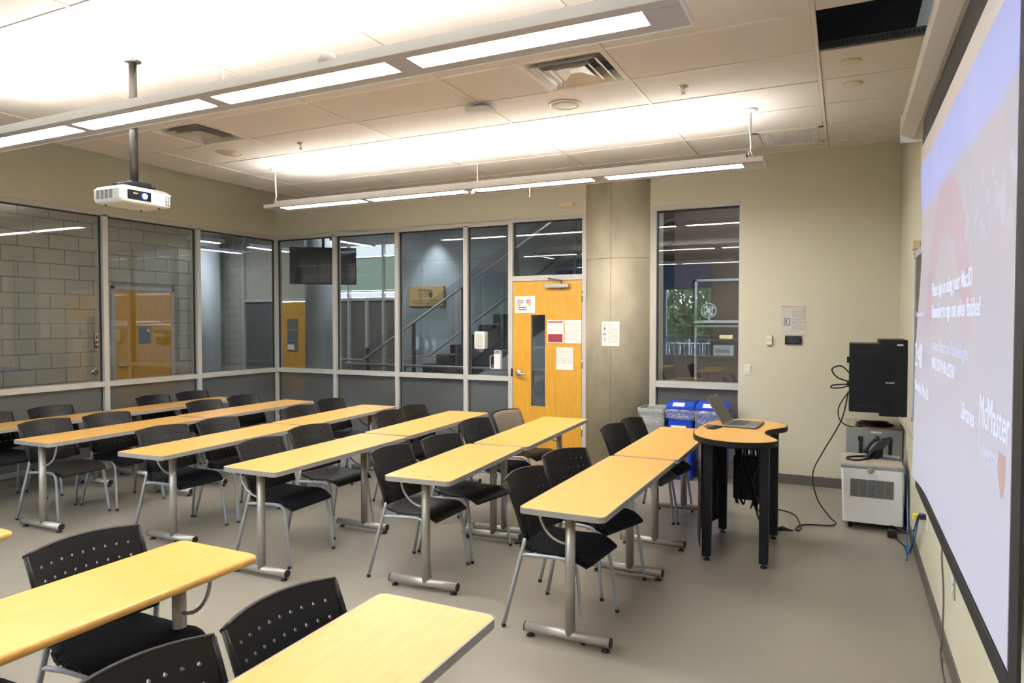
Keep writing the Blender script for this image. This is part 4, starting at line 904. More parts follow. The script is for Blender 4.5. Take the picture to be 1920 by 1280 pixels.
tag(B().tube(smoothpath([(0.028, 6.68, 1.04), (-0.045, 6.68, 0.90), (-0.03, 6.75, 0.78), (0.05, 6.9, 0.712), (0.15, 6.98, 0.708)], 6), 0.005, 8).out('cable', 'black'), 'black cable dropping from the cabinet onto the grey metal box', 'cable')
coil = B(); rnd = random.Random(5)
for k in range(9):
    a, c = rnd.uniform(0.10, 0.155), rnd.uniform(0.05, 0.085); ox, oy = rnd.uniform(-.01, .01), rnd.uniform(-.01, .01)
    coil.tube([(0.245 + ox + a * math.cos(R(q)), 7.08 + oy + c * math.sin(R(q)), 0.709 + 0.004 * k + 0.003 * math.sin(R(3 * q + 40 * k))) for q in range(0, 360, 15)], 0.0055, 6, closed=True)
tag(coil.out('coiled_cable', 'black'), 'coil of black cable lying on the grey metal box', 'cable')
gb = empty('metal_box', (0.245, 7.18, 0), 'grey sheet metal heater box in the corner under the black cabinet', 'heater')
B().box(-0.225, 0.215, -0.33, 0.34, 0.03, 0.70, 0.006).out('casing', 'greysteel', gb); box('top_plate', mat('beige_top', (0.36, 0.33, 0.26), 0.4), gb, -0.228, 0.218, -0.332, 0.342, 0.70, 0.706)
for x in (-0.11, 0.12): B().box(x - 0.014, x + 0.014, -0.338, -0.329, 0.45, 0.62, 0.004).box(x - 0.022, x + 0.018, -0.345, -0.329, 0.60, 0.64, 0.004).out('strap_latch', 'rubber', gb)
box('name_strip', 'paper', gb, -0.03, 0.05, -0.3345, -0.3325, 0.672, 0.69)
pu = empty('air_purifier', (0.205, 6.38, 0), 'white portable air purifier on casters with dark front grille', 'air purifier')
b = B(); rings = []
for x0, x1, y0, y1, z in ((-0.205, 0.222, -0.26, 0.28, 0.06), (-0.222, 0.215, -0.26, 0.28, 0.49)):
    rings.append([b.bm.verts.new((a, c, z)) for a, c in rrect(x0, x1, y0, y1, 0.02)])
n = len(rings[0])
for k in range(n): b.bm.faces.new((rings[0][k], rings[0][(k + 1) % n], rings[1][(k + 1) % n], rings[1][k]))
b.bm.faces.new(rings[0]); b.bm.faces.new(rings[1]); b.out('housing', 'purwhite', pu)
B().box(-0.226, 0.219, -0.264, 0.284, 0.485, 0.52, 0.012, 3).out('lid', 'greyplastic', pu); B().box(-0.225, 0.218, -0.25, 0.27, 0.518, 0.5215, 0.001).out('top_panel', mat('purifier_top', (0.42, 0.39, 0.33), 0.6), pu)
B().lathe([(0.022, -0.264), (0.022, -0.268), (0.015, -0.27)], (-0.012, 0, 0.478), 18, 'y').box(-0.034, 0.010, -0.268, -0.262, 0.478, 0.50).out('lid_tab', 'greyplastic', pu)
gr = box('grille_recess', 'grille', pu, -0.155, 0.15, -0.2625, -0.2605, 0.265, 0.405)
for c in range(5):
    for k in range(20): 
        if c == 0 and k == 0: sl = box('louvre', 'greyplastic', gr, -0.151, -0.0955, -0.2645, -0.2615, 0.269, 0.2715); slm = sl.data
        else: new_obj('louvre', slm, gr, (c * 0.0605, 0, k * 0.0068))
for c in range(6): box('divider', 'greysteel', gr, -0.1555 + c * 0.0605, -0.1505 + c * 0.0605, -0.265, -0.261, 0.265, 0.405)
for x, y in ((-0.15, -0.19), (0.16, -0.19), (-0.15, 0.2), (0.16, 0.2)): B().lathe([(0.020, -0.016), (0.028, -0.012), (0.028, 0.012), (0.020, 0.016)], (x, y, 0.028), 18, 'x').box(x - 0.02, x + 0.02, y - 0.012, y + 0.018, 0.04, 0.062).out('caster', 'rubber', pu)
# telephone
te = empty('telephone', (0.225, 6.48, 0.522), 'dark blue desk telephone propped on the air purifier', 'telephone', None, R(-28))
mt = Matrix.Translation((0, 0, 0.012)) @ Matrix.Rotation(R(-52), 4, 'Y')
body = B().box(-0.02, 0.19, -0.085, 0.085, 0.0, 0.028, 0.006).xf(mt).out('body', mat('phone_navy', (0.02, 0.025, 0.045), 0.4), te)
kp = B()
for r_ in range(4):
    for c in range(3): kp.box(0.02 + r_ * 0.022, 0.034 + r_ * 0.022, -0.025 + c * 0.024, -0.009 + c * 0.024, 0.028, 0.032)
kp.xf(mt).out('keypad', 'greysteel', body); B().box(0.125, 0.175, -0.03, 0.07, 0.028, 0.031).xf(mt).out('display', 'greysteel', body); B().box(0.0, 0.18, 0.055, 0.075, 0.028, 0.031).xf(mt).out('side_keys', 'paper', body)
B().tube([Vector((0.0 + 0.175 * k / 8, -0.062, 0.052 + 0.014 * math.sin(math.pi * k / 8))) for k in range(9)], [0.022, 0.022, 0.015, 0.013, 0.013, 0.013, 0.015, 0.022, 0.022], 10).xf(mt).out('handset', mat('handset_navy', (0.016, 0.02, 0.035), 0.35), te)
B().box(0.02, 0.05, -0.06, 0.06, 0.0, 0.10, 0.005).out('stand', 'black', te)
tag(B().tube(smoothpath([(0.205, 6.38, 0.535), (0.10, 6.27, 0.527), (0.03, 6.30, 0.527), (0.045, 6.40, 0.527), (0.16, 6.47, 0.53), (0.19, 6.45, 0.54)], 6), 0.009, 8).out('handset_cord', 'black'), 'thick black handset cord looped beside the telephone', 'cable')
tag(B().tube(smoothpath([(0.25, 6.45, 0.53), (0.36, 6.45, 0.528), (0.425, 6.38, 0.527), (0.452, 6.25, 0.45), (0.448, 6.1, 0.25), (0.44, 5.95, 0.10), (0.42, 5.72, 0.008), (0.40, 5.45, 0.006)], 6), 0.0045, 8).out('network_cable', 'bluecable'), 'blue network cable from the telephone down to the floor', 'cable')
tag(B().tube(smoothpath([(0.458, 4.90, 0.47), (0.43, 4.98, 0.45), (0.425, 5.2, 0.30), (0.43, 5.45, 0.12), (0.42, 5.60, 0.012), (0.41, 5.80, 0.008)], 6), 0.0045, 8).tube(smoothpath([(0.458, 4.92, 0.46), (0.435, 5.05, 0.40), (0.44, 5.35, 0.2), (0.435, 5.62, 0.012)], 6), 0.0045, 8).out('network_cable', 'bluecable'), 'blue network cables hanging from the wall outlet to the floor', 'cable')
tag(B().tube(smoothpath([(0.458, 4.90, 0.44), (0.43, 5.0, 0.43), (0.425, 5.3, 0.26), (0.40, 5.7, 0.14), (0.36, 5.95, 0.10), (0.33, 6.05, 0.07), (0.36, 5.95, 0.02), (0.42, 5.75, 0.01)], 6), 0.0045, 8).out('thin_cable', 'black'), 'thin black power cord from the outlet to the purifier', 'cable')
tag(B().box(0.31, 0.375, 5.98, 6.03, 0.005, 0.06, 0.005).out('power_adapter', 'rubber'), 'black power adapter by the purifier caster', 'adapter')
tag(B().box(0.405, 0.445, 5.07, 5.13, 0.395, 0.42, 0.002).out('yellow_tag', 'yellow'), 'small yellow tag on the black power plug cable', 'tag')
for y, z, lb, plug in ((4.87, 0.44, 'outlet plate with plugs on the screen wall, further one', 1), (3.73, 0.44, 'silver double outlet plate on the screen wall, nearer one', 0)):
    t = empty('wall_outlet', (XR, y, z), lb, 'outlet', 'outlets under the screen')
    B().box(-0.006, 0, -0.038, 0.038, -0.06, 0.06, 0.002).out('plate', 'white' if plug else 'steel', t)
    for s in (-0.022, 0.022): B().box(-0.010, -0.005, -0.016, 0.016, s - 0.014, s + 0.014, 0.002).out('socket', 'white', t)
    if plug: B().box(-0.045, -0.009, -0.014, 0.014, 0.006, 0.036, 0.004).out('plug', 'rubber', t)
tag(B().tube(smoothpath([(XR - 0.005, 4.05, 0.56), (XR - 0.02, 4.02, 0.50), (XR - 0.014, 3.98, 0.30), (XR - 0.02, 3.95, 0.1), (XR - 0.03, 3.9, 0.006), (XR - 0.05, 3.4, 0.006)], 6), 0.0045, 8).out('thin_cable', mat('grey_cord', (0.12, 0.10, 0.09), 0.5)), 'thin grey cord running down the screen wall', 'cable')

# ------------------------------------------------------------------ board and tray behind the screen
wbd = empty('wall_board', (XR, 4.2, 0), 'framed dark wall board mostly hidden behind the projection screen', 'board')
B().box(-0.018, -0.002, -1.6, 1.50, 0.96, 2.11).out('board_surface', 'whiteboard', wbd)
for (y0, y1, z0, z1) in ((1.48, 1.56, 0.93, 2.15), (-1.66, -1.6, 0.93, 2.15), (-1.66, 1.56, 2.10, 2.15), (-1.66, 1.56, 0.91, 0.97)): B().box(-0.03, -0.002, y0, y1, z0, z1, 0.003).out('frame_rail', 'sky_frame', wbd)
B().prism([(0.0, 0.90), (-0.085, 0.905), (-0.09, 0.93), (-0.075, 0.925), (-0.03, 0.93), (0.0, 0.96)], 2.58 - 4.2, 6.02 - 4.2, 'y').out('pen_tray', mat('tray_paint', (0.50, 0.46, 0.38), 0.5), wbd)
B().box(-0.05, -0.004, 1.40, 1.50, 2.16, 2.22, 0.004).out('board_clip', 'cream', wbd)

# ------------------------------------------------------------------ projection screen
sc = empty('projection_screen', (0, 3.06, 0), 'large pull-down projection screen showing a sign-in slide on the right wall', 'projection screen')
prof = [(0.277, 2.743), (0.277, 2.82), (0.30, 2.85), (0.44, 2.85), (0.44, 2.70), (0.40, 2.70), (0.341, 2.71)]
hs = B(); hs.prism(prof, -4.5, 1.60, 'y'); hs.out('housing', mat('screen_housing_paint', (0.52, 0.48, 0.42), 0.5), sc)
B().box(0.275, 0.445, 1.60, 1.606, 2.695, 2.856).out('end_cap', 'fixturelip', sc)
B().box(0.43, XR - 0.004, 1.0, 1.05, 2.72, 2.95).box(0.43, XR - 0.004, -4, -3.95, 2.72, 2.95).out('wall_bracket', 'fixturelip', sc)
XS = 0.352
def sag(y, z):   # gentle curl of the free left-hand edge
    e = max(0, (y - 3.75) / 0.5); return XS - 0.030 * e * e * math.exp(-((z - 1.05) / 0.5) ** 2) + 0.006 * e * math.sin(z * 7)
def fab(y0, y1, z0, z1, off, name, m, par, nu=24, nv=24):
    b = B(); b.grid(lambda u, v: (sag(y0 + (y1 - y0) * u, z0 + (z1 - z0) * v) + off, y0 + (y1 - y0) * u - 3.06, z0 + (z1 - z0) * v), nu, nv); o = b.out(name, m, par); return o
def screen_mat():
    m = mat('projected_slide', (0.62, 0.60, 0.62), 0.85); t = m.node_tree; p = t.nodes['Principled BSDF']; L = t.links.new
    tc = t.nodes.new('ShaderNodeTexCoord'); sp = t.nodes.new('ShaderNodeSeparateXYZ'); L(tc.outputs['Object'], sp.inputs[0]); y, z = sp.outputs[1], sp.outputs[2]
    def N(op, a, b=None, c=None):
        n = t.nodes.new('ShaderNodeMath'); n.operation = op
        for i, v in enumerate((a, b, c)):
            if v is None: continue
            if isinstance(v, (int, float)): n.inputs[i].default_value = v
            else: L(v, n.inputs[i])
        return n.outputs[0]
    def SS(v, a, b):
        n = t.nodes.new('ShaderNodeMapRange'); n.interpolation_type = 'SMOOTHSTEP'; n.inputs[1].default_value = a; n.inputs[2].default_value = b; L(v, n.inputs[0]); return n.outputs[0]
    def MIX(f, a, b):
        n = t.nodes.new('ShaderNodeMix'); n.data_type = 'RGBA'; L(f, n.inputs[0])
        for i, v in ((6, a), (7, b)):
            if isinstance(v, tuple): n.inputs[i].default_value = (*v, 1)
            else: L(v, n.inputs[i])
        return n.outputs[2]
    nz = t.nodes.new('ShaderNodeTexNoise'); nz.inputs['Scale'].default_value = 3.0; L(tc.outputs['Object'], nz.inputs['Vector']); nv = nz.outputs[0]
    land = MIX(SS(nv, 0.35, 0.65), (0.36, 0.36, 0.43), (0.43, 0.38, 0.41))
    bl = MIX(SS(z, 1.0, 1.75), (0.47, 0.47, 0.60), land)
    hz = N('ADD', z, N('MULTIPLY', nv, 0.12)); skyc = MIX(SS(nv, 0.4, 0.7), (0.30, 0.36, 0.86), (0.38, 0.43, 0.90))
    c = MIX(SS(hz, 2.25, 2.31), bl, skyc)
    # maroon swoosh: ring band on the far part of the slide
    dy = N('SUBTRACT', y, 0.15); dz = N('SUBTRACT', z, 1.55); rr = N('SQRT', N('ADD', N('MULTIPLY', dy, dy), N('MULTIPLY', dz, dz)))
    rg = N('MULTIPLY', N('MULTIPLY', SS(rr, 0.44, 0.46), SS(N('MULTIPLY', rr, -1), -0.68, -0.66)), SS(z, 1.55, 1.7)); c = MIX(N('MULTIPLY', rg, 0.7), c, (0.46, 0.22, 0.30))
    # pale town band
    n2 = t.nodes.new('ShaderNodeTexNoise'); n2.inputs['Scale'].default_value = 14; L(tc.outputs['Object'], n2.inputs['Vector'])
    tb = N('MULTIPLY', N('MULTIPLY', SS(z, 1.86, 1.92), SS(N('MULTIPLY', z, -1), -2.12, -2.04)), SS(n2.outputs[0], 0.52, 0.6)); tb = N('MULTIPLY', tb, SS(N('MULTIPLY', y, -1), 0.15, 0.35)); c = MIX(N('MULTIPLY', tb, 0.5), c, (0.55, 0.60, 0.80))
    L(c, p.inputs['Emission Color']); p.inputs['Emission Strength'].default_value = 0.28
    p.inputs['Base Color'].default_value = (0.22, 0.225, 0.26, 1)
    return m
fab(1.90, 4.235, 0.83, 2.72, 0.004, 'black_border', 'screenblack', sc)
B().box(XS - 0.006, XS + 0.010, 1.89 - 3.06, 4.235 - 3.06, 0.775, 0.83, 0.004).out('bottom_bar', 'screenblack', sc)
fab(1.90, 4.21, 0.835, 2.56, 0.0, 'fabric', mat('screen_fabric', (0.62, 0.58, 0.56), 0.8), sc)
img = fab(1.94, 4.20, 0.84, 2.46, -0.002, 'projected_image', screen_mat(), sc, 24, 24)
box('edge_border', 'screenblack', sc, XS - 0.004, XS + 0.004, 1.83 - 3.06, 1.92 - 3.06, 0.775, 2.72)
M['slidetext'] = emis('slide_white', (0.80, 0.84, 1.0), 0.43); M['slidetext2'] = emis('slide_dim_white', (0.72, 0.75, 0.92), 0.40)
def st(s, size, y, z, w, m='slidetext', b=0.0): return text(s, size, (XS - 0.004 - (0.02 if y > 3.7 else 0.0), y - 3.06, z), '-x', m, img, width=w, bold=b)
st('Please sign in using your MacID', 0.085, 3.62, 1.765, 1.09, b=0.0006); st('Remember to sign out when finished', 0.085, 3.62, 1.67, 1.24, b=0.0006)
st('Contact Classroom Technologies', 0.07, 3.60, 1.53, 1.02, 'slidetext2'); st('(905) 525-9140 x22761', 0.07, 3.58, 1.45, 0.70, b=0.001)
st('2:48', 0.17, 4.15, 1.43, 0.36); st('Thursday, May 22', 0.07, 4.15, 1.31, 0.66); st('Classroom', 0.035, 4.15, 1.68, 0.4, 'slidetext2')
st('Libraries', 0.085, 2.71, 1.335, 0.26); st('McMaster', 0.13, 2.36, 1.36, 0.40); st('University', 0.09, 2.35, 1.27, 0.26, 'slidetext2')
B().prism([(2.07 - 3.06, 1.33), (2.00 - 3.06, 1.33), (2.00 - 3.06, 1.27), (2.035 - 3.06, 1.22), (2.07 - 3.06, 1.27)], XS - 0.005, XS - 0.004, 'x').out('crest', emis('crest_gold', (0.72, 0.52, 0.48), 0.36), img)

# ------------------------------------------------------------------ hall beyond the glass
HC = struct(box('ceiling_hall', 'hallceil', None, -16, 2.0, YB + 0.12, 12.8, 3.75, 3.8)); struct(box('ceiling_side_hall', 'hallceil', None, -16, -7.6, -2.75, YB + 0.12, 3.35, 3.4))
struct(box('wall_hall_back', 'hallconc', None, -8.75, 2.0, 12.6, 12.75, 0, 3.8))
bw = struct(box('wall_hall_left', 'mortar', None, -9.95, -9.712, -2.75, 8.18, 0, 3.4))
struct(box('wall_hall_end', 'hallceil', None, -16, -7.55, -2.8, -2.75, 0, 3.4)); struct(box('wall_hall_right', 'halldark', None, 2.0, 2.1, 7.6, 12.8, 0, 3.8)); struct(box('wall_hall_far', 'hallwhite', None, -16.1, -16, -2.8, 12.8, 0, 3.8))
struct(box('trim_hall_bulkhead', 'hallceil', None, -16, -7.6, YB + 0.1, YB + 0.14, 3.35, 3.8))
tie = B()
for x in (-8.2, -7.1): 
    for z in (2.75,): tie.lathe([(0.02, 12.597), (0.02, 12.603)], (x, 0, z), 12, 'y')
tie.out('form_tie_holes', 'joint', bpy.data.objects['wall_hall_back']); B().box(-8.75, -4, 12.597, 12.601, 2.95, 2.956).out('pour_joint', 'joint', bpy.data.objects['wall_hall_back'])
# blocks
blk = {}
row = 0; z = 0.0
while z < 3.34:
    y = 3.15 + (0.2 if row % 2 else 0.0)
    while y < 8.16:
        y0, y1 = y, min(y + 0.4, 8.18); y += 0.4
        if y1 - y0 < 0.05: continue
        segs = [(y0, y1)]
        if z < 2.18:   # door opening
            segs = []
            if y0 < 6.62: segs.append((y0, min(y1, 6.62)))
            if y1 > 7.66: segs.append((max(y0, 7.66), y1))
        for a, c in segs:
            w = round(c - a, 3)
            if w < 0.03: continue
            if w not in blk:
                o = B().box(-0.012, 0.0, -w / 2 + 0.004, w / 2 - 0.004, 0.004, 0.199, 0.003, 1).out('block', 'block', bw); blk[w] = o.data
            else: o = new_obj('block', blk[w], bw)
            o.location = (-9.70, (a + c) / 2, z)
    z += 0.203; row += 1
# washroom door
dd2 = struct(box('door_2', 'doorwood', None, -9.75, -9.69, 6.66, 7.61, 0.01, 2.13))
for y0, y1, z0, z1 in ((6.61, 6.66, 0, 2.18), (7.61, 7.66, 0, 2.18), (6.61, 7.66, 2.13, 2.18)): box('frame_rail', 'frame', dd2, -9.72, -9.68, y0, y1, z0, z1)
B().lathe([(0.03, -9.69), (0.03, -9.68), (0.012, -9.675), (0.012, -9.64)], (0, 6.74, 1.0), 16, 'x').out('lever_rose', 'chrome', dd2); B().tube([(-9.645, 6.74, 1.0), (-9.64, 6.85, 0.995)], 0.01, 8).out('lever_handle', 'chrome', dd2)
sg = empty('accessibility_sign', (-9.688, 7.139, 1.45), 'grey accessible washroom sign with wheelchair symbol on the hall door', 'sign')
B().box(0, 0.004, -0.10, 0.10, -0.13, 0.13).out('plate', mat('sign_grey', (0.13, 0.14, 0.17), 0.4), sg)
wc = B(); wc.lathe([(0.012, 0.0045), (0.012, 0.006)], (0, 0.0, 0.095), 12, 'x'); wc.tube([(0.006, 0.0 + 0.045 * math.cos(R(a)), 0.0 + 0.045 * math.sin(R(a))) for a in range(150, 380, 15)], 0.005, 5); wc.tube([(0.006, 0.0, 0.08), (0.006, 0.005, 0.03), (0.006, 0.045, 0.028), (0.006, 0.06, -0.015), (0.006, 0.075, -0.012)], 0.007, 5); wc.tube([(0.006, 0.002, 0.055), (0.006, 0.04, 0.05)], 0.005, 5)
wc.out('wheelchair_symbol', 'darkink', sg); box('yellow_note', 'yellow', sg, 0.004, 0.006, 0.03, 0.08, 0.045, 0.09)
text('All Gender\nWashroom', 0.03, (0.006, 0.0, -0.09), '+x', 'darkink', sg, align='CENTER')
wsn = empty('washroom_sign', (-9.698, 6.404, 1.39), 'brown and cream washroom sign on the block wall left of the hall door', 'sign')
B().box(0, 0.006, -0.058, 0.058, -0.115, 0.115).out('plate', mat('sign_brown', (0.12, 0.06, 0.03), 0.5), wsn); box('cream_panel', 'offwhite', wsn, 0.006, 0.008, -0.05, 0.05, -0.02, 0.11); box('cream_panel', 'offwhite', wsn, 0.006, 0.008, -0.04, 0.04, -0.08, -0.05)
fg = B()
for y in (-0.028, -0.006): fg.box(0.008, 0.010, y - 0.006, y + 0.006, 0.02, 0.055); fg.lathe([(0.006, 0.008), (0.006, 0.010)], (0, y, 0.064), 10, 'x')
fg.tube([(0.009, 0.028 + 0.011 * math.cos(R(a)), 0.03 + 0.011 * math.sin(R(a))) for a in range(0, 360, 40)], 0.002, 4, closed=True); fg.out('figure_symbols', 'darkink', wsn)
tag(B().lathe([(0.05, -9.70), (0.05, -9.69), (0.035, -9.683), (0.0, -9.682)], (0, 6.352, 0.933), 24, 'x').out('push_button', 'chrome'), 'round steel door opener button on the block wall', 'button')
# far wall of the left hall
struct(box('wall_hall_blocks', 'block', None, -15.9, -13.35, 12.5, 12.7, 0, 3.8))
bj = B()
for k in range(18): bj.box(-15.9, -13.35, 12.496, 12.5, 0.2 * k, 0.2 * k + 0.008)
for k in range(18):
    for q in range(7): bj.box(-15.85 + 0.4 * q + 0.2 * (k % 2), -15.842 + 0.4 * q + 0.2 * (k % 2), 12.496, 12.5, 0.2 * k, 0.2 * k + 0.2)
bj.out('mortar_joints', 'mortar', bpy.data.objects['wall_hall_blocks'])
struct(B().lathe([(0.30, 0), (0.30, 3.8)], (-14.0, 12.0, 0), 32).out('trim_white_column', 'hallwhite'))
wpn = struct(box('window_4', 'frame', None, -13.35, -11.2, 12.5, 12.6, 2.13, 2.2))
for x in (-13.33, -12.2, -11.25): box('mullion', 'frame', wpn, x - 0.03, x + 0.03, 12.48, 12.6, 0, 3.8)
box('dark_panel', 'halldark', wpn, -13.3, -12.2, 12.55, 12.6, 0, 2.13); box('upper_panel', 'block', wpn, -13.3, -11.3, 12.55, 12.6, 2.2, 3.8)
d3 = struct(box('door_3', 'doorwood', None, -12.17, -11.2, 12.45, 12.55, 0, 2.12))
box('shelf_niche', 'halldark', d3, -11.87, -11.55, 12.44, 12.452, 0.95, 1.72)
for z in (0.98, 1.2, 1.45): box('shelf', 'woodedge', d3, -11.87, -11.55, 12.43, 12.445, z, z + 0.02)
box('blue_box', 'bluecable', d3, -11.85, -11.7, 12.42, 12.44, 1.22, 1.30); box('pale_box', 'paper', d3, -11.85, -11.65, 12.42, 12.44, 1.0, 1.12)
struct(B().lathe([(0.26, 0), (0.26, 3.8)], (-8.80, 10.05, 0), 40).out('trim_hall_column', 'hallconc'))
tv = empty('television', (-8.19, 9.46, 2.62), 'large dark television hanging by the hall column behind the glass', 'television', None, R(38))
B().box(-0.56, 0.56, -0.03, 0.03, -0.32, 0.32, 0.006).out('cabinet', 'black', tv); box('display', 'tv', tv, -0.545, 0.545, -0.033, -0.029, -0.305, 0.305); B().tube([(0, 0.02, 0.3), (0, 0.02, 1.13)], 0.025, 12).out('ceiling_pole', 'darksteel', tv)
# green daylit glazing and brown panels
gw = struct(box('window_5', 'frame', None, -11.2, -8.75, 12.5, 12.6, 2.12, 2.19))
for x in (-11.15, -10.1, -9.15, -8.77): box('mullion', 'frame', gw, x - 0.025, x + 0.025, 12.48, 12.6, 0, 3.75)
box('green_pane', 'greenwin', gw, -11.15, -8.78, 12.56, 12.58, 2.35, 3.05); box('bright_pane', 'brightwin', gw, -11.15, -8.78, 12.56, 12.58, 3.1, 3.35); box('bright_pane', 'brightwin', gw, -11.15, -8.78, 12.56, 12.58, 2.2, 2.30)
for z in (2.31, 3.05): box('rail', 'frame', gw, -11.15, -8.78, 12.5, 12.56, z, z + 0.035)
box('upper_panel', 'hallceil', gw, -11.2, -8.75, 12.55, 12.6, 3.35, 3.8); box('brown_panel', mat('taupe_panel', (0.17, 0.145, 0.125), 0.5), gw, -11.2, -8.75, 12.55, 12.6, 0, 2.12)
for x in (-10.7, -9.6): box('door_stile', 'frame', gw, x - 0.03, x + 0.03, 12.48, 12.55, 0, 2.12)
pw = empty('wall_phone', (-13.92, 11.68, 1.2), 'black wall telephone on the white hall column', 'telephone')
B().box(-0.09, 0.09, -0.06, 0.02, -0.11, 0.11, 0.02).out('body', 'black', pw); B().tube(smoothpath([(-0.05, -0.03, -0.1), (-0.07, -0.04, -0.35), (-0.02, -0.04, -0.36), (0.0, -0.03, -0.1)], 5), 0.012, 6).out('cord', 'black', pw); B().box(-0.08, -0.02, -0.09, -0.05, -0.09, 0.09, 0.012).out('handset', 'black', pw)
# hall lamps
for k, (x, y0, y1, zz) in enumerate(((-9.35, 7.75, 8.25, 2.95), (-9.37, 8.92, 9.85, 2.95), (-7.37, 8.80, 9.70, 2.95), (-5.45, 7.95, 8.40, 2.95), (-11.6, 9.6, 10.8, 3.1), (-3.4, 9.3, 10.4, 3.3))):
    t = empty('hall_light', (x, (y0 + y1) / 2, zz), ['linear hall lamp behind the left glass, nearest the left wall', 'linear hall lamp seen across the corner mullion', 'linear hall lamp beside the hanging television', 'short linear hall lamp above the gold sign', 'linear hall lamp in front of the white hall column', 'linear hall lamp above the staircase'][k], 'ceiling light', 'linear hall lamps')
    h = (y1 - y0) / 2; box('housing', 'hallceil', t, -0.07, 0.07, -h - 0.06, h + 0.06, 0.0, 0.06); box('lamp', 'halllamp', t, -0.045, 0.045, -h, h, -0.006, 0.0)
    B().tube([(0, -h * 0.7, 0.06), (0, -h * 0.7, 3.75 - zz)], 0.003, 5).tube([(0, h * 0.7, 0.06), (0, h * 0.7, 3.75 - zz)], 0.003, 5).out('hanging_wire', 'chrome', t)
dl_ = empty('downlight', (-7.85, 12.2, 3.74), 'recessed downlight washing the concrete hall wall', 'ceiling light')
B().lathe([(0.08, 0.0), (0.08, -0.01), (0.065, -0.012)], n=20).out('trim_ring', 'white', dl_)
def area(name, loc, sx, sy, power, col, rot=(0, 0, 0), parent=None):
    l = bpy.data.lights.new(name, 'AREA'); l.shape = 'RECTANGLE'; l.size = sx; l.size_y = sy; l.energy = power; l.color = col
    o = bpy.data.objects.new(name, l); COL.objects.link(o); o.location = loc; o.rotation_euler = rot; 
    if parent: o.parent = parent
    return o
sl = bpy.data.lights.new('spot', 'SPOT'); sl.energy = 75; sl.spot_size = R(75); sl.spot_blend = 0.9; sl.color = (0.8, 0.92, 1.0); sl.shadow_soft_size = 0.06
so = bpy.data.objects.new('downlight_spot', sl); COL.objects.link(so); so.location = (0, 0, -0.03); so.rotation_euler = (R(8), 0, 0); so.parent = dl_
area('hall_fill', (-8.4, 10.4, 3.6), 2.5, 1.2, 30, (0.85, 0.93, 1.0)); area('side_hall_fill', (-8.6, 5.5, 3.3), 0.5, 4, 6, (1.0, 0.94, 0.82)); area('left_hall_fill', (-13, 10.8, 3.6), 2, 1, 22, (0.85, 0.93, 1.0))  # area lights without fixtures, added to brighten the halls
# gold university sign
us_ = empty('university_sign', (-8.07, 12.58, 2.19), 'gold university sign with crest on the concrete hall wall behind the glass', 'sign')
B().box(-0.44, 0.44, -0.04, 0.015, -0.205, 0.215, 0.003).out('board', 'gold', us_)
text('McMaster', 0.10, (-0.02, -0.042, 0.10), '-y', 'darkink', us_, width=0.36, align='CENTER'); text('University', 0.075, (-0.07, -0.042, 0.03), '-y', 'darkink', us_, width=0.26, align='CENTER'); text('ENGINEERING', 0.032, (-0.06, -0.042, -0.012), '-y', 'darkink', us_, width=0.24, align='CENTER')
B().prism([(0.075, 0.09), (0.165, 0.09), (0.165, 0.01), (0.12, -0.045), (0.075, 0.01)], -0.044, -0.04, 'y').out('crest', 'darkink', us_)
text('W BOOTH SCHOOL OF ENGINEERING', 0.048, (0.0, -0.042, -0.105), '-y', 'darkink', us_, width=0.72, align='CENTER'); text('PRACTICE AND TECHNOLOGY', 0.048, (0.0, -0.042, -0.165), '-y', 'darkink', us_, width=0.60, align='CENTER')
# staircase: rises towards +x along y 10.7..12.3
stc = empty('staircase', (-7.84, 11.4, 0), 'dark staircase with glass balustrade rising to the right behind the glass', 'staircase')
b0 = B().box(0.0, 0.28, -0.7, 0.8, 0.0, 0.16).out('step', 'stair', stc, (-0.28, 0, 0)); 
nst = 20
for k in range(1, nst):
    new_obj('step', b0.data, stc, (-0.28 + 0.29 * k, 0, 0.18 * k))
und = B(); und.prism([(-0.1, 0.0), (0.35, 0.0), (5.6, 3.25), (5.6, 3.5), (5.4, 3.42)], -0.74, -0.70, 'y'); und.out('stringer', 'stair', stc)
B().prism([(0.25, 0.0), (5.4, 3.2), (5.4, 3.25), (0.1, 0.0)], -0.7, 0.8, 'y').out('soffit', 'stair', stc)
sl_ = 0.18 / 0.29
def rail_z(x, h): return (x + 0.28) * sl_ + h
B().tube([(-1.2, -0.86, 0.93), (-0.35, -0.86, 0.93), (5.3, -0.86, rail_z(5.3, 0.95))], 0.022, 10).out('handrail', 'steel', stc)
B().tube([(-0.45, 0.74, 0.90), (0.1, 0.74, 0.95), (5.3, 0.74, rail_z(5.3, 0.93))], 0.020, 10).out('wall_handrail', 'steel', stc)
for k in range(6):
    x = -0.29 + 1.04 * k; zb = max(0, rail_z(x, -0.15)); B().box(x - 0.025, x + 0.025, -0.82, -0.77, zb, rail_z(x, 1.0) if k else 1.16).out('post', 'darksteel', stc)
gl_ = B(); gl_.prism([(-0.6, 0.1), (5.3, rail_z(5.3, 0.1)), (5.3, rail_z(5.3, 1.12)), (-0.6, 1.0)], -0.80, -0.795, 'y'); gl_.out('glass_panel', 'glass', stc)
hr = empty('guard_rail', (-7.3, 9.9, 0), 'low steel guard rail running along the hall before the stairs', 'railing')
B().tube([(-0.75, 0, 0.90), (4.6, 0, 0.90)], 0.022, 10).out('rail', 'steel', hr)
for x in (-0.7, 0.5, 1.7, 2.9, 4.1): B().tube([(x, 0, 0), (x, 0, 0.88)], 0.018, 8).out('post', 'darksteel', hr)
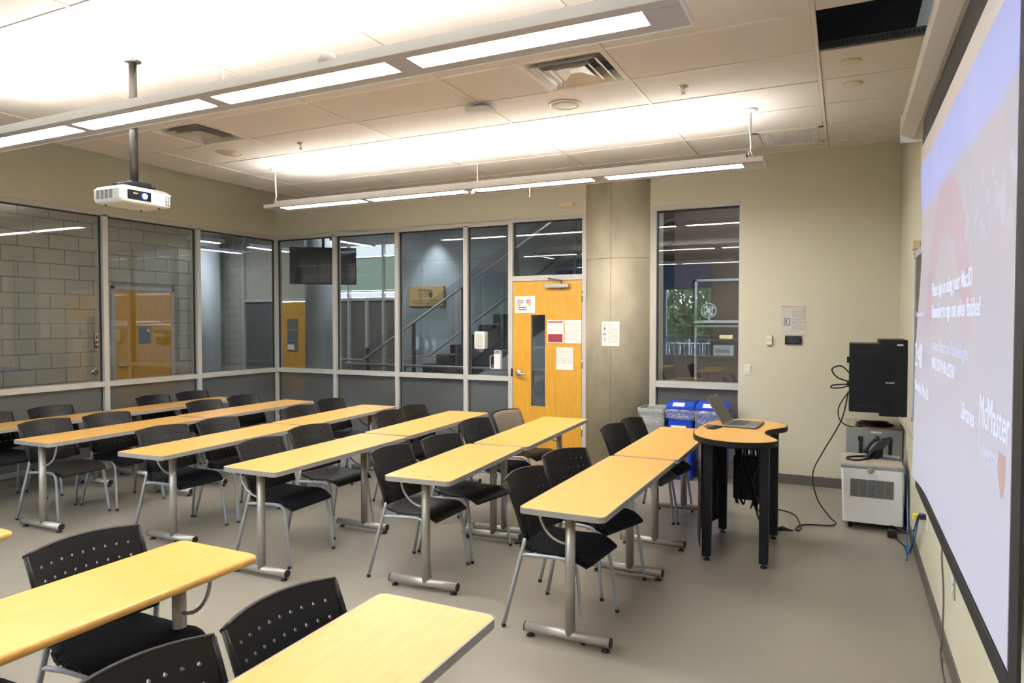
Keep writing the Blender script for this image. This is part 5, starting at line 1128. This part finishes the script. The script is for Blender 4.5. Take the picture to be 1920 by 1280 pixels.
# brown wall with frames and shelf beyond the right window
bp = struct(box('wall_brown_panel', 'brownpanel', None, -2.3, 2.0, 10.35, 10.45, 0, 3.75))
for x0, x1, z0, z1 in ((-1.99, 1.5, 2.24, 2.27), (-1.99, 1.5, 1.645, 1.675), (-1.99, 1.5, 1.575, 1.605), (-1.99, -1.965, 1.64, 2.27), (-1.99, -1.965, 0.8, 1.60)): box('trim_rail', 'steel', bp, x0, x1, 10.30, 10.35, z0, z1)
for z in (1.41, 1.165): tag(box('wall_shelf', 'brownpanel', None, -1.9, -0.6, 10.05, 10.34, z - 0.02, z), ('upper' if z > 1.3 else 'lower') + ' dark shelf on the brown wall beyond the right window', 'shelf', 'shelves beyond the right window')
fn = empty('desk_fan', (-1.76, 10.15, 1.66), 'round white desk fan on the dark ledge beyond the right window', 'fan')
B().tube([(0.105 * math.cos(R(a)), -0.03, 0.15 + 0.105 * math.sin(R(a))) for a in range(0, 360, 20)], 0.006, 6, closed=True).tube([(0.06 * math.cos(R(a)), -0.035, 0.15 + 0.06 * math.sin(R(a))) for a in range(0, 360, 20)], 0.004, 6, closed=True).out('cage', 'greybin', fn)
bl = B()
for k in range(4):
    a = R(90 * k); bl.prism([(0.0 + 0.02 * math.cos(a), 0.15 + 0.02 * math.sin(a)), (0.085 * math.cos(a + 0.35), 0.15 + 0.085 * math.sin(a + 0.35)), (0.09 * math.cos(a + 1.0), 0.15 + 0.09 * math.sin(a + 1.0))], -0.02, -0.012, 'y')
bl.out('blades', 'greybin', fn); B().lathe([(0.03, -0.045), (0.035, 0.05), (0.0, 0.06)], (0, 0, 0.15), 16, 'y').out('motor', 'greybin', fn); B().lathe([(0.07, 0.0), (0.065, 0.012), (0.015, 0.02), (0.012, 0.09)], (0, 0.02, 0), 18).out('stand', 'greybin', fn)
tag(box('ledge', 'steel', None, -1.95, -0.7, 10.02, 10.30, 1.635, 1.655), 'metal ledge under the desk fan', 'ledge')
gp = empty('printer', (-1.555, 10.18, 1.165), 'grey printer box on the lower shelf beyond the right window', 'printer')
B().box(-0.13, 0.13, -0.1, 0.1, 0, 0.16, 0.008).out('case', 'halldark', gp); box('paper_slot', 'grille', gp, -0.10, 0.10, -0.103, -0.099, 0.05, 0.10)
tag(B().box(-1.60, -1.44, 10.08, 10.24, 1.41, 1.465, 0.004).out('tissue_box', mat('tan_box', (0.45, 0.36, 0.17), 0.6)), 'small tan box on the upper shelf beyond the right window', 'box')

# ------------------------------------------------------------------ rear windows, blinds and the garden (behind the camera, seen in reflections)
def rear_window(n, x0, x1, blind_z, muls):
    w = struct(box('window_%d' % n, 'frame', None, x0, x1, YR - 0.12, YR + 0.01, 0.72, 0.80))
    box('head', 'frame', w, x0, x1, YR - 0.12, YR + 0.01, 3.18, 3.25)
    for x in muls: box('mullion', 'railpaint', w, x - 0.03, x + 0.03, YR - 0.12, YR + 0.01, 0.8, 3.18)
    box('rail', 'railpaint', w, x0, x1, YR - 0.10, YR, 1.22, 1.28); box('pane', 'winglass', w, x0, x1, YR - 0.062, YR - 0.058, 0.8, 3.18)
    t = empty('roller_blind', ((x0 + x1) / 2, YR + 0.02, 3.2), 'dark blue-grey roller blind over the %s rear window' % ('narrow' if x1 - x0 < 2 else 'wide'), 'blind', 'roller blinds')
    wd = (x1 - x0) / 2 - 0.02; B().tube([(-wd, 0.02, 0), (wd, 0.02, 0)], 0.03, 12).out('roller', 'blind', t); box('fabric', 'blind', t, -wd, wd, 0.0, 0.003, blind_z - 3.2, 0.0); box('hem_bar', 'railpaint', t, -wd, wd, -0.004, 0.008, blind_z - 3.22, blind_z - 3.2)
rear_window(6, -4.25, -3.0, 2.50, (-4.22, -3.03)); rear_window(7, -7.3, -4.75, 2.6, (-7.27, -6.0, -4.78))
def portal(x0, x1):
    o = area('window_portal', ((x0 + x1) / 2, YR - 0.16, 2.0), x1 - x0, 2.4, 1, (1, 1, 1), (R(90), 0, 0)); o.data.cycles.is_portal = True
portal(-4.25, -3.0); portal(-7.3, -4.75)
struct(box('ground_outside', 'paving', None, -16, 4, -16, YR - 0.15, -0.2, -0.05))
fc = empty('garden_fence', (0, -9.0, 0), 'dark timber fence behind the garden tree, seen reflected in the right window', 'fence')
for k in range(64):
    if k == 0: fb_ = box('board', 'fence', fc, -12.0, -11.82, -0.02, 0.02, 0, 2.1).data
    else: new_obj('board', fb_, fc, (0.19 * k, (k % 2) * 0.012, 0))
rl = empty('garden_railing', (0, -5.2, 0), 'pale grey garden railing outside the rear window', 'railing')
for z in (0.35, 1.02, 1.18): B().tube([(-9, 0, z), (0, 0, z)], 0.022, 8).out('rail', 'railpaint', rl)
for k in range(60):
    if k == 0: bb = B().tube([(-8.9, 0, 0.35), (-8.9, 0, 1.02)], 0.008, 6).out('baluster', 'railpaint', rl).data
    else: new_obj('baluster', bb, rl, (0.15 * k, 0, 0))
for x in (-8.9, -7.3, -5.7, -4.1, -2.5, -0.9): B().tube([(x, 0, 0), (x, 0, 1.18)], 0.025, 8).out('post', 'railpaint', rl)
def tree(cx, cy, label, seed):
    t = empty('garden_tree', (cx, cy, 0), label, 'tree', 'garden trees'); r = random.Random(seed)
    b = B().tube([(0, 0, 0), (0.05, 0.02, 1.2), (0.0, 0.0, 2.2)], [0.09, 0.07, 0.05], 8)
    for k in range(9):
        a = r.uniform(0, 6.28); l = r.uniform(0.7, 1.3); b.tube([(0.03, 0, 1.0 + 0.14 * k), (l * 0.5 * math.cos(a), l * 0.5 * math.sin(a), 1.4 + 0.15 * k), (l * math.cos(a), l * math.sin(a), 1.7 + 0.16 * k)], [0.035, 0.022, 0.01], 6)
    b.out('trunk', 'bark', t)
    for mname, cnt in (('leaf', 5200), ('leaf2', 2600)):
        vs, fs = [], []
        for k in range(cnt):
            a, el, rad = r.uniform(0, 6.28), r.uniform(-1, 1), r.uniform(0.3, 1) ** 0.5
            c = Vector((1.7 * rad * math.cos(a) * math.sqrt(1 - el * el), 1.2 * rad * math.sin(a) * math.sqrt(1 - el * el), 2.7 + 1.75 * rad * el)); s = r.uniform(0.06, 0.12)
            u = Vector((r.uniform(-1, 1), r.uniform(-1, 1), r.uniform(-1, 1))).normalized(); w = u.orthogonal().normalized(); i = len(vs)
            vs += [c - u * s, c + w * s * 0.5, c + u * s, c - w * s * 0.5]; fs.append((i, i + 1, i + 2, i + 3))
        me = bpy.data.meshes.new('foliage'); me.from_pydata([tuple(v) for v in vs], [], fs); me.materials.append(M[mname]); o = new_obj('foliage', me, t); o['kind'] = 'stuff'
tree(-4.6, -6.6, 'leafy green garden tree reflected in the right window', 1); tree(-8.6, -7.0, 'leafy garden tree outside the wide rear window', 2); tree(-0.7, -7.3, 'bushy garden tree nearer the screen side', 4)
sun = bpy.data.lights.new('sun', 'SUN'); sun.energy = 2.0; sun.angle = R(3); sun.color = (1, 0.96, 0.88)
suno = bpy.data.objects.new('sun', sun); COL.objects.link(suno); suno.rotation_euler = (R(-42), R(8), 0)
